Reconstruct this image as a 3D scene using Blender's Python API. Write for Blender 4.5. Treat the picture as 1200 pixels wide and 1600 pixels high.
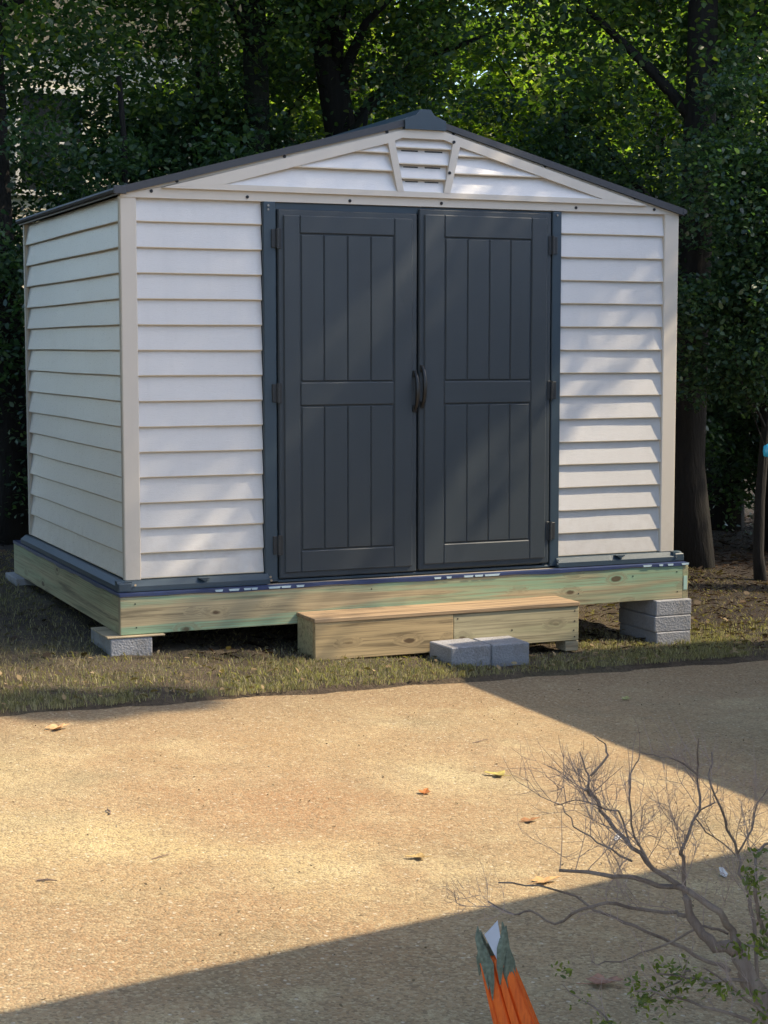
import bpy, bmesh, math, random
import numpy as np
from mathutils import Vector, Matrix
R = math.radians
scene = bpy.context.scene
col = scene.collection
for o in list(bpy.data.objects): bpy.data.objects.remove(o)

# ---------------------------------------------------------------- camera
cam_d = bpy.data.cameras.new("camera")
cam = bpy.data.objects.new("camera", cam_d); col.objects.link(cam); scene.camera = cam
cam.location = (-2.2229, -8.4730, 1.1646)
cam.rotation_euler = (R(90 - 5.416), 0, R(-23.234))
cam_d.sensor_fit = 'VERTICAL'; cam_d.sensor_height = 36
cam_d.lens = 2712.0 * 36 / 1600
cam_d.clip_start = 0.05; cam_d.clip_end = 500

# ---------------------------------------------------------------- light
SUN = Vector((1.0, -0.30, 1.12)).normalized()          # direction towards the sun
elev = math.asin(SUN.z); azim = math.atan2(SUN.x, SUN.y)
w = bpy.data.worlds.new("World"); scene.world = w; w.use_nodes = True
nt = w.node_tree; nt.nodes.clear()
sky = nt.nodes.new('ShaderNodeTexSky'); sky.sky_type = 'NISHITA'; sky.sun_disc = False
sky.sun_elevation = elev; sky.sun_rotation = azim; sky.dust_density = 1.5
bg = nt.nodes.new('ShaderNodeBackground'); bg.inputs[1].default_value = 0.142
wo = nt.nodes.new('ShaderNodeOutputWorld')
nt.links.new(sky.outputs[0], bg.inputs[0]); nt.links.new(bg.outputs[0], wo.inputs[0])
sd = bpy.data.lights.new("sun", 'SUN'); sd.energy = 2.9; sd.angle = R(0.53); sd.color = (1.0, 0.84, 0.60)
so = bpy.data.objects.new("sun", sd); col.objects.link(so)
so.rotation_euler = SUN.to_track_quat('Z', 'Y').to_euler()
scene.view_settings.view_transform = 'Standard'; scene.view_settings.look = 'None'
scene.view_settings.exposure = 1.3; scene.view_settings.gamma = 1

# ---------------------------------------------------------------- materials
def mat(name):
    m = bpy.data.materials.new(name); m.use_nodes = True
    n = m.node_tree.nodes; l = m.node_tree.links
    return m, n, l, n['Principled BSDF']
def nd(n, t, **k):
    x = n.new(t)
    for a, b in k.items(): setattr(x, a, b)
    return x
def coords(n, l, scale=(1,1,1), kind='Object', rot=(0,0,0), loc=(0,0,0)):
    tc = n.new('ShaderNodeTexCoord'); mp = n.new('ShaderNodeMapping')
    mp.inputs['Scale'].default_value = scale; mp.inputs['Rotation'].default_value = rot; mp.inputs['Location'].default_value = loc
    l.new(tc.outputs[kind], mp.inputs[0]); return mp.outputs[0]
def noise(n, l, vec, scale, detail=4, rough=.5, dist=0):
    x = n.new('ShaderNodeTexNoise'); x.inputs['Scale'].default_value = scale
    x.inputs['Detail'].default_value = detail; x.inputs['Roughness'].default_value = rough; x.inputs['Distortion'].default_value = dist
    l.new(vec, x.inputs['Vector']); return x.outputs['Fac']
def ramp(n, l, fac, stops):
    r = n.new('ShaderNodeValToRGB'); e = r.color_ramp.elements
    while len(e) < len(stops): e.new(.5)
    for i, (p, c) in enumerate(stops):
        e[i].position = p; e[i].color = (*c, 1) if len(c) == 3 else c
    l.new(fac, r.inputs[0]); return r.outputs[0]
def mix(n, l, fac, a, b, mode='MIX'):
    x = n.new('ShaderNodeMix'); x.data_type = 'RGBA'; x.blend_type = mode
    for s, v in ((x.inputs[0], fac), (x.inputs[6], a), (x.inputs[7], b)):
        if hasattr(v, 'is_output') or isinstance(v, bpy.types.NodeSocket): l.new(v, s)
        else: s.default_value = v if isinstance(v, (int, float)) else (*v, 1)
    return x.outputs[2]
def bump(n, l, h, p, strength=.3, dist=.01):
    b = n.new('ShaderNodeBump'); b.inputs['Strength'].default_value = strength; b.inputs['Distance'].default_value = dist
    l.new(h, b.inputs['Height']); l.new(b.outputs[0], p.inputs['Normal'])
def mth(n, l, op, a, b=0.0, c=None):
    x = n.new('ShaderNodeMath'); x.operation = op
    for i, v in enumerate((a, b) if c is None else (a, b, c)):
        if isinstance(v, bpy.types.NodeSocket): l.new(v, x.inputs[i])
        else: x.inputs[i].default_value = v
    return x.outputs[0]

def plastic(name, c, rough=.45, var=.06, grain=(3, 3, 40), bs=.12, spec=.5, dust=0.0):
    m, n, l, p = mat(name)
    v = coords(n, l)
    f = noise(n, l, v, 1.7, 3)
    lo = tuple(x*(1-var) for x in c); hi = tuple(min(1, x*(1+var)) for x in c)
    base = ramp(n, l, f, [(.3, lo), (.7, hi)])
    g = noise(n, l, coords(n, l, grain), 12, 5, .6)
    # faint dust
    d = noise(n, l, coords(n, l, (1, 1, 1)), 60, 3)
    base = mix(n, l, mth(n, l, 'MULTIPLY', d, .10), base, tuple(x*.8 for x in c))
    # splashed dust low down and dry streaks
    tc = n.new('ShaderNodeTexCoord'); sz = n.new('ShaderNodeSeparateXYZ'); l.new(tc.outputs['Object'], sz.inputs[0])
    dn = mth(n, l, 'ADD', sz.outputs[2], mth(n, l, 'MULTIPLY_ADD', noise(n, l, coords(n, l), 14, 5, .7), .5, -.25))
    base = mix(n, l, ramp(n, l, dn, [(.02, (dust,dust,dust)), (.26, (0,0,0))]), base, (.26,.20,.14))
    stv = noise(n, l, coords(n, l, (9, 9, .5)), 2, 4, .6)
    base = mix(n, l, ramp(n, l, stv, [(.52, (0,0,0)), (.8, (.16,.16,.16))]), base, tuple(x*.7 for x in c))
    l.new(base, p.inputs['Base Color']); p.inputs['Specular IOR Level'].default_value = spec
    l.new(mth(n, l, 'MULTIPLY_ADD', g, .2, rough-.1), p.inputs['Roughness'])
    bump(n, l, g, p, bs, .004)
    return m
def wood(name, axis='X', tan=(.50, .40, .23), green=(.30, .40, .26), green_at=(.56, .66), seed=0., knots=True):
    m, n, l, p = mat(name)
    sc = {'X': (1, 24, 24), 'Y': (24, 1, 24), 'Z': (24, 24, 1)}[axis]
    off = (seed*3.1, seed*1.7, seed*.9)
    # knot field first: the grain bends round the knots
    vo = n.new('ShaderNodeTexVoronoi'); vo.inputs['Scale'].default_value = 1.0
    ks = {'X': (3.4, 1.5, 8), 'Y': (1.5, 3.4, 8), 'Z': (6, 6, 3)}[axis]
    wob = noise(n, l, coords(n, l, loc=off), 9, 3)
    l.new(coords(n, l, ks, loc=off), vo.inputs['Vector'])
    kd = mth(n, l, 'ADD', vo.outputs['Distance'], mth(n, l, 'MULTIPLY', wob, .22))
    va = n.new('ShaderNodeVectorMath'); va.operation = 'ADD'
    pull = ramp(n, l, kd, [(.12, (.9,.9,.9)), (.42, (0,0,0))])
    l.new(coords(n, l, sc, loc=off), va.inputs[0]); l.new(pull, va.inputs[1]); v = va.outputs[0]
    lo = noise(n, l, coords(n, l, tuple(.55 if x == 1 else 11 for x in sc), loc=off), .8, 4, .6, .35)
    g = noise(n, l, v, 1.6, 6, .62, .35)
    va2 = n.new('ShaderNodeVectorMath'); va2.operation = 'MULTIPLY'; l.new(v, va2.inputs[0]); va2.inputs[1].default_value = tuple(.6 if x == 1 else 2.6 for x in sc)
    fine = noise(n, l, va2.outputs[0], 2.4, 4, .6)
    base = ramp(n, l, g, [(.36, tuple(x*.40 for x in tan)), (.45, tuple(x*.86 for x in tan)), (.56, tan), (.75, tuple(min(1, x*1.18) for x in tan))])
    gm = ramp(n, l, lo, [(green_at[0], (0,0,0)), (green_at[1], (1,1,1))])
    base = mix(n, l, mth(n, l, 'MULTIPLY', gm, .78), base, green)
    base = mix(n, l, mth(n, l, 'MULTIPLY', ramp(n, l, fine, [(.50, (0,0,0)), (.60, (1,1,1))]), .58), base, tuple(x*.48 for x in tan))
    blot = noise(n, l, coords(n, l, (1,1,1), loc=off), 2.3, 4, .6)
    base = mix(n, l, ramp(n, l, blot, [(.52, (0,0,0)), (.75, (.4,.4,.4))]), base, tuple(x*.62 for x in tan))
    if knots:
        kc = ramp(n, l, kd, [(.205, (1,1,1)), (.25, (.0,.0,.0))])
        base = mix(n, l, mth(n, l, 'MULTIPLY', kc, .9), base, (.085,.05,.025))
        rg = ramp(n, l, kd, [(.25, (0,0,0)), (.30, (.6,.6,.6)), (.42, (0,0,0))])
        base = mix(n, l, rg, base, tuple(x*.6 for x in tan))
    l.new(base, p.inputs['Base Color']); p.inputs['Roughness'].default_value = .75
    bump(n, l, g, p, .35, .004)
    return m
def blockmat():
    m, n, l, p = mat('cast_concrete')
    v = coords(n, l)
    f = noise(n, l, v, 5, 4); f2 = noise(n, l, v, 120, 4, .7)
    vo = n.new('ShaderNodeTexVoronoi'); vo.inputs['Scale'].default_value = 90; l.new(v, vo.inputs['Vector'])
    base = ramp(n, l, f, [(.3, (.27,.28,.30)), (.7, (.37,.37,.39))])
    base = mix(n, l, ramp(n, l, f2, [(.4,(0,0,0)),(.7,(.6,.6,.6))]), base, (.18,.18,.20))
    l.new(base, p.inputs['Base Color']); p.inputs['Roughness'].default_value = .93
    h = mth(n, l, 'ADD', f2, vo.outputs['Distance'])
    st = noise(n, l, coords(n, l, loc=(2,2,2)), 9, 5, .65)
    base = mix(n, l, ramp(n, l, st, [(.5,(0,0,0)),(.7,(.5,.5,.5))]), base, (.20,.18,.15)); l.new(base, p.inputs['Base Color'])
    bump(n, l, h, p, .5, .005); return m
def simple(name, c, rough=.5, metal=0, nz=0.0, nscale=20):
    m, n, l, p = mat(name)
    p.inputs['Roughness'].default_value = rough; p.inputs['Metallic'].default_value = metal
    f = noise(n, l, coords(n, l), nscale, 4)
    k = max(nz, .08)
    l.new(ramp(n, l, f, [(.3, tuple(x*(1-k) for x in c)), (.7, tuple(min(1, x*(1+k)) for x in c))]), p.inputs['Base Color'])
    if nz: bump(n, l, f, p, .3, .005)
    return m
def leafmat(name, a, b, c, trans=.45, rough=.38, spec=.5):
    m, n, l, p = mat(name)
    geo = n.new('ShaderNodeNewGeometry'); ri = geo.outputs['Random Per Island']
    base = ramp(n, l, ri, [(0., a), (.6, b), (1., c)])
    l.new(base, p.inputs['Base Color']); p.inputs['Roughness'].default_value = rough
    p.inputs['Specular IOR Level'].default_value = spec
    tr = n.new('ShaderNodeBsdfTranslucent')
    tc = mix(n, l, 1.0, base, (2.4, 3.0, 0.9), 'MULTIPLY')
    l.new(tc, tr.inputs[0])
    ms = n.new('ShaderNodeMixShader'); ms.inputs[0].default_value = trans
    l.new(p.outputs[0], ms.inputs[1]); l.new(tr.outputs[0], ms.inputs[2])
    l.new(ms.outputs[0], n['Material Output'].inputs[0]); return m
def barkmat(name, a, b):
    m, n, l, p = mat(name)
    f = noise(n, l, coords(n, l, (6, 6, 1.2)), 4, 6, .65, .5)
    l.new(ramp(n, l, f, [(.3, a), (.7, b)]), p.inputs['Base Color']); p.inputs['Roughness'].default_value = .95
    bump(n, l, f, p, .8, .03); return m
def drivemat():
    m, n, l, p = mat('exposed_aggregate_concrete')
    v = coords(n, l)
    big = noise(n, l, v, .55, 4, .55, .3); mid = noise(n, l, v, 3.2, 5, .6)
    base = ramp(n, l, big, [(.34, (.39,.245,.12)), (.48, (.45,.32,.170)), (.62, (.53,.42,.235))])
    base = mix(n, l, ramp(n, l, mid, [(.35,(.45,.45,.45)),(.6,(0,0,0))]), base, (.32,.21,.10))
    # pinkish rust stain and mossy darker areas
    st = noise(n, l, coords(n, l, (1,1,1), loc=(4.2,1.3,0)), .8, 3)
    base = mix(n, l, ramp(n, l, st, [(.56,(0,0,0)),(.72,(.45,.45,.45))]), base, (.40,.24,.13))
    ms = noise(n, l, coords(n, l, (1,1,1), loc=(-3,7,0)), 1.6, 5, .65)
    base = mix(n, l, ramp(n, l, ms, [(.53,(0,0,0)),(.70,(.5,.5,.5))]), base, (.20,.19,.11))
    dk = noise(n, l, coords(n, l, (1,1,1), loc=(9,2,0)), 7, 6, .7)
    base = mix(n, l, ramp(n, l, dk, [(.50,(0,0,0)),(.72,(.55,.55,.55))]), base, (.24,.18,.10))
    pl = noise(n, l, coords(n, l, (1,1,1), loc=(1,5,0)), 2.2, 5, .62)
    base = mix(n, l, ramp(n, l, pl, [(.54,(0,0,0)),(.72,(.7,.7,.7))]), base, (.66,.55,.31))
    # rust stain and pale worn patches, each where it lies on the slab
    for (cx, cy, rr, cc, amt) in ((-.25,-3.05,.75,(.40,.20,.085),.6), (.1,-1.9,.8,(.40,.24,.10),.5), (-1.0,-3.35,.55,(.70,.57,.28),.55), (-.45,-3.75,.45,(.66,.53,.27),.5), (.5,-2.75,.35,(.66,.54,.30),.5), (-1.2,-2.3,.5,(.62,.48,.24),.4)):
        tq = n.new('ShaderNodeTexCoord'); vs_ = n.new('ShaderNodeVectorMath'); vs_.operation = 'DISTANCE'; l.new(tq.outputs['Object'], vs_.inputs[0]); vs_.inputs[1].default_value = (cx, cy, -.40-.05*cx)
        dd = mth(n, l, 'ADD', vs_.outputs['Value'], mth(n, l, 'MULTIPLY_ADD', mid, 1.1, -.55))
        base = mix(n, l, ramp(n, l, mth(n, l, 'DIVIDE', dd, rr), [(.1,(amt,amt,amt)),(1.0,(0,0,0))]), base, cc)
    # dirty band along the far edge
    tc = n.new('ShaderNodeTexCoord'); sx = n.new('ShaderNodeSeparateXYZ'); l.new(tc.outputs['Object'], sx.inputs[0])
    e = mth(n, l, 'SUBTRACT', sx.outputs[1], mth(n, l, 'MULTIPLY_ADD', sx.outputs[0], .19, -1.15))
    e = mth(n, l, 'ADD', e, mth(n, l, 'MULTIPLY', mid, .5))
    base = mix(n, l, ramp(n, l, mth(n, l, 'ADD', e, .6), [(.0,(0,0,0)),(.75,(.85,.85,.85))]), base, (.25,.155,.08))
    vo = n.new('ShaderNodeTexVoronoi'); vo.inputs['Scale'].default_value = 120; l.new(v, vo.inputs['Vector'])
    vo2 = n.new('ShaderNodeTexVoronoi'); vo2.inputs['Scale'].default_value = 55; l.new(v, vo2.inputs['Vector'])
    sp = n.new('ShaderNodeSeparateColor'); l.new(vo.outputs['Color'], sp.inputs[0])
    sp2 = n.new('ShaderNodeSeparateColor'); l.new(vo2.outputs['Color'], sp2.inputs[0])
    base = mix(n, l, ramp(n, l, sp.outputs[0], [(.5,(0,0,0)),(.95,(.5,.5,.5))]), base, (.66,.55,.34))
    base = mix(n, l, ramp(n, l, sp.outputs[1], [(.55,(0,0,0)),(.95,(.62,.62,.62))]), base, (.14,.095,.05))
    peb = mth(n, l, 'MULTIPLY', ramp(n, l, sp2.outputs[0], [(.90,(0,0,0)),(.92,(1,1,1))]), ramp(n, l, vo2.outputs['Distance'], [(.25,(1,1,1)),(.35,(0,0,0))]))
    base = mix(n, l, mth(n, l, 'MULTIPLY', peb, .7), base, (.72,.64,.50))
    f2 = noise(n, l, v, 210, 3, .7)
    base = mix(n, l, ramp(n, l, f2, [(.42,(.5,.5,.5)),(.60,(0,0,0))]), base, (.22,.165,.095))
    l.new(base, p.inputs['Base Color']); p.inputs['Roughness'].default_value = .9
    h = mth(n, l, 'ADD', mth(n, l, 'MULTIPLY', vo.outputs['Distance'], -1.2), mth(n, l, 'MULTIPLY', f2, .9)); h = mth(n, l, 'ADD', h, mth(n, l, 'MULTIPLY', dk, 1.6))
    bump(n, l, h, p, .62, .005); return m
def soilmat():
    m, n, l, p = mat('soil_and_dead_grass')
    v = coords(n, l)
    f = noise(n, l, v, 1.1, 6, .6); f2 = noise(n, l, v, 45, 5, .7); f3 = noise(n, l, coords(n, l, (1,2.5,1)), 14, 5, .7)
    base = ramp(n, l, f, [(.35,(.075,.052,.034)),(.5,(.115,.085,.055)),(.68,(.11,.10,.055))])
    base = mix(n, l, ramp(n, l, f3, [(.5,(0,0,0)),(.75,(.6,.6,.6))]), base, (.20,.15,.095))
    base = mix(n, l, ramp(n, l, f2, [(.35,(.7,.7,.7)),(.6,(0,0,0))]), base, (.04,.03,.02))
    # shade of the wood painted into the soil, behind and right of the lawn
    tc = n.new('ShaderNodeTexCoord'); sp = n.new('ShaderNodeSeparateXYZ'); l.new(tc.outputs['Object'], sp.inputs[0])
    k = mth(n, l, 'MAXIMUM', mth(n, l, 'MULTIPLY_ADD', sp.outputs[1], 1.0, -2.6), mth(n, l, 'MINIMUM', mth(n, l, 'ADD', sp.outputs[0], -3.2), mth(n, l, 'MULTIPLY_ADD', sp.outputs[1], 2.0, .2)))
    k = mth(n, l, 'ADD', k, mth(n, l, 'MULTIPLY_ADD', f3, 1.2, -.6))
    shaded_soil = ramp(n, l, f2, [(.4, (.016,.011,.008)), (.7, (.045,.030,.020))])
    base = mix(n, l, ramp(n, l, k, [(-.0, (0,0,0)), (.5, (1,1,1))]), base, shaded_soil)
    l.new(base, p.inputs['Base Color']); p.inputs['Roughness'].default_value = 1
    bump(n, l, mth(n, l, 'ADD', f2, f3), p, .9, .03); return m

M = dict(
    siding=plastic('cream_vinyl', (.68,.66,.64), .30, .03, (3,3,55), .3, .9, .25),
    trim=plastic('cream_vinyl_trim', (.67,.61,.53), .5, .03, (20,20,20), .06, .5, .2),
    door=plastic('slate_plastic_door', (.044,.056,.067), .42, .06, (60,60,60), .35),
    slate=plastic('slate_plastic_frame', (.045,.070,.094), .38, .05, (40,40,40), .12),
    roof=plastic('charcoal_roof', (.055,.058,.066), .5, .08, (30,30,30), .2),
    hinge=simple('dark_slate_hinge', (.028,.032,.036), .5),
    black=simple('black_plastic', (.018,.018,.018), .4),
    screwd=simple('dark_screw', (.02,.02,.025), .4, .3),
    screws=simple('bright_screw', (.75,.75,.78), .2, 1),
    rim=wood('treated_pine_green', 'X', (.50,.41,.25), (.22,.42,.28), (.485,.58), 0.),
    rimy=wood('treated_pine_side', 'Y', (.42,.37,.22), (.30,.37,.22), (.45,.65), 2.),
    endg=wood('treated_pine_end', 'Z', (.40,.34,.22), (.33,.34,.2), (.6,.8), 3., False),
    stepa=wood('pine_front_tan', 'X', (.52,.38,.20), (.40,.38,.20), (.66,.85), 5.),
    stepb=wood('pine_front_pale', 'X', (.48,.41,.25), (.38,.40,.22), (.5,.75), 8.3),
    steptop=wood('pine_top_brown', 'X', (.42,.29,.17), (.36,.30,.17), (.7,.9), 11., False),
    ply=wood('thin_shim_wood', 'X', (.50,.40,.26), (.4,.36,.22), (.8,.9), 1., False),
    lip=plastic('vinyl_lip_painted_bounce', (.68,.60,.48), .55, .03, (20,20,20), .05),  # same vinyl as the siding, warm bounce off the drive painted in
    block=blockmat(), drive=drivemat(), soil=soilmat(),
    liner=simple('blue_liner', (.028,.045,.12), .45, 0, .15, 8),
    mark=simple('white_print', (.42,.55,.62), .6),
    floor=simple('grey_floor_sheet', (.30,.27,.23), .7, 0, .1),
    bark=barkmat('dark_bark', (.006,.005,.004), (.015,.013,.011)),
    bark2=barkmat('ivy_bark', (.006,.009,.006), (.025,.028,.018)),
    twig=barkmat('shrub_bark', (.17,.115,.09), (.33,.25,.19)),
)
# ---------------------------------------------------------------- mesh builder
class MB:
    def __init__(s): s.v = []; s.f = []; s.mi = []; s.cur = 0
    def add(s, V, F):
        b = len(s.v); s.v += [tuple(map(float, x)) for x in V]; s.f += [tuple(b+i for i in f) for f in F]; s.mi += [s.cur]*len(F); return s
    def box(s, a, b, c=.0):
        lo = [min(a[i], b[i]) for i in range(3)]; hi = [max(a[i], b[i]) for i in range(3)]
        if c <= 0:
            V = [(x, y, z) for x in (lo[0], hi[0]) for y in (lo[1], hi[1]) for z in (lo[2], hi[2])]
            return s.add(V, [(0,1,3,2),(4,6,7,5),(0,4,5,1),(2,3,7,6),(0,2,6,4),(1,5,7,3)])
        c = min(c, *( (hi[i]-lo[i])*.49 for i in range(3)))
        V = []; ix = {}
        for sx in (0,1):
            for sy in (0,1):
                for sz in (0,1):
                    for ax in range(3):
                        p = []
                        for i, sg in enumerate((sx, sy, sz)):
                            e = hi[i] if sg else lo[i]
                            p.append(e if i == ax else e + (-c if sg else c))
                        ix[(sx,sy,sz,ax)] = len(V); V.append(p)
        F = []
        def K(d, ax):
            return ix[(d[0], d[1], d[2], ax)]
        for ax in range(3):
            o = [i for i in range(3) if i != ax]
            for sg in (0,1):
                q = []
                for (u, w_) in ((0,0),(1,0),(1,1),(0,1)):
                    d = [0,0,0]; d[ax] = sg; d[o[0]] = u; d[o[1]] = w_; q.append(K(d, ax))
                F.append(tuple(q))
        for a1 in range(3):
            for a2 in range(a1+1, 3):
                a3 = 3-a1-a2
                for s1 in (0,1):
                    for s2 in (0,1):
                        d0 = [0,0,0]; d0[a1]=s1; d0[a2]=s2; d1 = list(d0); d1[a3]=1
                        F.append((K(d0,a1), K(d1,a1), K(d1,a2), K(d0,a2)))
        for sx in (0,1):
            for sy in (0,1):
                for sz in (0,1): F.append((K((sx,sy,sz),0), K((sx,sy,sz),1), K((sx,sy,sz),2)))
        return s.add(V, F)
    def prism(s, poly, axis, a, b):
        """poly: list of 2D points, extruded along axis from a to b"""
        n = len(poly)
        def P(q, t):
            return {'X': (t, q[0], q[1]), 'Y': (q[0], t, q[1]), 'Z': (q[0], q[1], t)}[axis]
        V = [P(q, a) for q in poly] + [P(q, b) for q in poly]
        return s.add(V, [tuple(range(n)), tuple(range(2*n-1, n-1, -1))] + [(i, (i+1) % n, n+(i+1) % n, n+i) for i in range(n)])
    def tube(s, pts, rad, sides=8, cap=True):
        pts = [Vector(p) for p in pts]; n = len(pts)
        if not isinstance(rad, (list, tuple)): rad = [rad]*n
        if len(rad) == 2 and n != 2: rad = [rad[0]+(rad[1]-rad[0])*i/(n-1) for i in range(n)]
        V = []; F = []; up = None
        for i in range(n):
            d = (pts[min(i+1, n-1)]-pts[max(i-1, 0)])
            if d.length < 1e-9: d = Vector((0,0,1))
            d.normalize()
            if up is None:
                up = Vector((0,0,1)) if abs(d.z) < .9 else Vector((1,0,0))
            a = (up - d*up.dot(d))
            if a.length < 1e-6: a = d.orthogonal()
            a.normalize(); b = d.cross(a); up = a
            for k in range(sides):
                t = 2*math.pi*k/sides; V.append(pts[i]+(a*math.cos(t)+b*math.sin(t))*rad[i])
        for i in range(n-1):
            for k in range(sides):
                F.append((i*sides+k, i*sides+(k+1) % sides, (i+1)*sides+(k+1) % sides, (i+1)*sides+k))
        if cap: F.append(tuple(range(sides))[::-1]); F.append(tuple((n-1)*sides+k for k in range(sides)))
        return s.add(V, F)
    def build(s, name, material, parent=None, label=None, smooth=False, recalc=True, origin=None):
        off = Vector((0,0,0))
        if parent is not None:
            q = parent
            while q is not None: off = off + q.location; q = q.parent
        if origin is not None: off = Vector(origin)
        me = bpy.data.meshes.new(name); me.from_pydata([tuple(Vector(x)-off) for x in s.v], [], s.f)
        for mm in (material if isinstance(material, (list, tuple)) else [material]): me.materials.append(mm)
        if any(s.mi): me.polygons.foreach_set('material_index', s.mi)
        if recalc:
            bm = bmesh.new(); bm.from_mesh(me); bmesh.ops.recalc_face_normals(bm, faces=bm.faces); bm.to_mesh(me); bm.free()
        if smooth: me.polygons.foreach_set('use_smooth', [True]*len(me.polygons))
        me.update()
        o = bpy.data.objects.new(name, me); col.objects.link(o)
        if parent is not None: o.parent = parent
        if origin is not None: o.location = origin
        if label: o['label'] = label
        return o
def tag(o, label=None, cat=None, group=None, kind=None):
    if label: o['label'] = label
    if cat: o['category'] = cat
    if group: o['group'] = group
    if kind: o['kind'] = kind
    return o
def thing(name, loc, label, cat, group=None):
    o = bpy.data.objects.new(name, None); o.empty_display_size = .1; col.objects.link(o); o.location = loc
    return tag(o, label, cat, group)
def npmesh(name, V, F, material, smooth=False):
    """V (n,3) float, F (m,k) int"""
    me = bpy.data.meshes.new(name)
    me.vertices.add(len(V)); me.vertices.foreach_set('co', V.astype(np.float32).ravel())
    k = F.shape[1]; me.loops.add(F.size); me.loops.foreach_set('vertex_index', F.astype(np.int32).ravel())
    me.polygons.add(len(F)); me.polygons.foreach_set('loop_start', np.arange(0, F.size, k, dtype=np.int32))
    me.materials.append(material); me.update(calc_edges=True)
    return me
def link(name, me, loc=(0,0,0), parent=None, rz=0):
    o = bpy.data.objects.new(name, me); col.objects.link(o); o.location = loc; o.rotation_euler.z = rz
    if parent: o.parent = parent
    return o
# ================================================================= GROUND
def edge_y(x): return -1.15 + .19*x                 # far edge of the driveway
def lawn_z(x, y): return -.36 - .05*min(max(x, -8), 14) + .02*min(max(y, -3), 6)
def drive_z(x, y): return -.40 - .05*min(max(x, -8), 14)
def build_ground():
    xs = sorted(set([-90,-60,-40,-25,-15,-10,-8,-6,-5,-4,-3] + [round(-2+.07*i, 3) for i in range(90)] + [4.5+.4*i for i in range(24)] + [16,20,25,35,50,90]))
    ys = sorted(set([-60,-40,-25,-15,-10,-6,-4,-3,-2.2] + [round(-1.8+.06*i, 3) for i in range(60)] + [1.9+.35*i for i in range(30)] + [13,15,18,22,27,35,50,90]))
    V = []; rnd = random.Random(3)
    for y in ys:
        for x in xs:
            e = edge_y(x); wob = .018*math.sin(x*7.3)+.012*math.sin(x*17+1)
            t = min(1, max(0, (y-(e-.095+wob))/.085)); t = t*t*(3-2*t)
            zz = lawn_z(x, y)
            zz += .008*math.sin(x*5.1+y*3)*math.cos(y*6.3)+rnd.uniform(-.006,.006)
            if y > 3: zz += .03*math.sin(x*1.3)*math.sin(y*1.1)
            if x*x+y*y > 900: zz += (math.hypot(x, y)-30)*.03
            z = (drive_z(x, y)-.06)*(1-t) + zz*t
            V.append((x, y, z))
    F = [(j*len(xs)+i, j*len(xs)+i+1, (j+1)*len(xs)+i+1, (j+1)*len(xs)+i) for j in range(len(ys)-1) for i in range(len(xs)-1)]
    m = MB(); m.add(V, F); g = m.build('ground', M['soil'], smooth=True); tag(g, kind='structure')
    # driveway slab
    m = MB(); n = 26; xs = [-9+i*(18.)/n for i in range(n+1)]; V = []
    for x in xs:
        V += [(x, -13, drive_z(x, 0)), (x, edge_y(x), drive_z(x, 0)), (x, edge_y(x)+.006, drive_z(x, 0)-.012), (x, edge_y(x)+.006, drive_z(x, 0)-.12)]
    F = [(4*i+k, 4*i+4+k, 4*i+5+k, 4*i+1+k) for i in range(n) for k in range(3)]
    m.add(V, F); g = m.build('driveway', M['drive'], recalc=False); tag(g, kind='structure')
    for pl in g.data.polygons: pass
build_ground()

# ================================================================= SHED
W, D, H = 3.22, 2.32, 1.914
shed = thing('garden_shed', (W/2, D/2, -.06), 'cream clapboard shed with dark slate double doors and low gable roof on wooden platform', 'shed')
ROW = H/15
def clap(mb, x0, x1, z0, z1, rows, depth=.018, lip=.006, face='front', bow=None):
    """clapboard sheet: facing -Y (front) or -X (side)"""
    prof = []
    rh = (z1-z0)/rows
    for i in range(rows):
        a = z0+i*rh; b = a+rh
        prof += [(0.003, a), (0, a+.0025), (0, a+lip), (depth*.97, b-.001)]
    prof += [(depth, z1)]
    N = 14
    V = []; F = []
    for k in range(N+1):
        t = x0+(x1-x0)*k/N
        for j, (d, z) in enumerate(prof):
            rw = j//4; e = .0013*math.sin(t*5.3+rw*2.1)+.0008*math.sin(t*13+rw*4.7)
            if k in (0, N): e = 0
            d2 = d+max(0, e)*(1 if d < .01 else .4); z2 = z+(.0012*math.sin(t*3.1+rw*1.7) if 0 < j < len(prof)-1 and k not in (0, N) else 0)
            V.append((t, d2, z2) if face == 'front' else (d2, t, z2))
    n = len(prof)
    for k in range(N):
        for i in range(n-1): F.append((k*n+i, (k+1)*n+i, (k+1)*n+i+1, k*n+i+1))
    b0 = len(mb.mi); mb.add(V, F)
    for k in range(N):
        for i in range(n-1):
            if i % 4 != 2: mb.mi[b0+k*(n-1)+i] = 1
    # end returns
    for k in (0, N):
        for i in range(n-1):
            q = V[k*n+i]; r = V[k*n+i+1]
            bk = .03
            A = (q[0], bk, q[2]) if face == 'front' else (bk, q[1], q[2]); B_ = (r[0], bk, r[2]) if face == 'front' else (bk, r[1], r[2])
            mb.add([q, r, B_, A], [(0,1,2,3)])
XL0, XL1, XR0, XR1 = .079, .735, 2.472, 3.134
for a, b in ((XL0, XL1), (XR0, XR1)):
    m = MB(); clap(m, a, b, 0, H, 15); m.build('clapboard_panel', [M['siding'], M['lip']], shed, recalc=False)
m = MB(); clap(m, .035, D-.035, 0, H, 15, face='side'); m.build('side_wall', [M['siding'], M['lip']], shed, recalc=False)
m = MB(); m.box((W-.02, .03, 0), (W-.004, D-.03, H), .002)
for i in range(15): m.prism([(W-.004, i*ROW), (W+.010, i*ROW), (W-.004, (i+1)*ROW)], 'Y', .035, D-.035)
m.build('side_wall', M['siding'], shed)
m = MB(); m.box((.03, D-.018, 0), (W-.03, D-.004, H), .002); m.build('rear_wall', M['siding'], shed)
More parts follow.
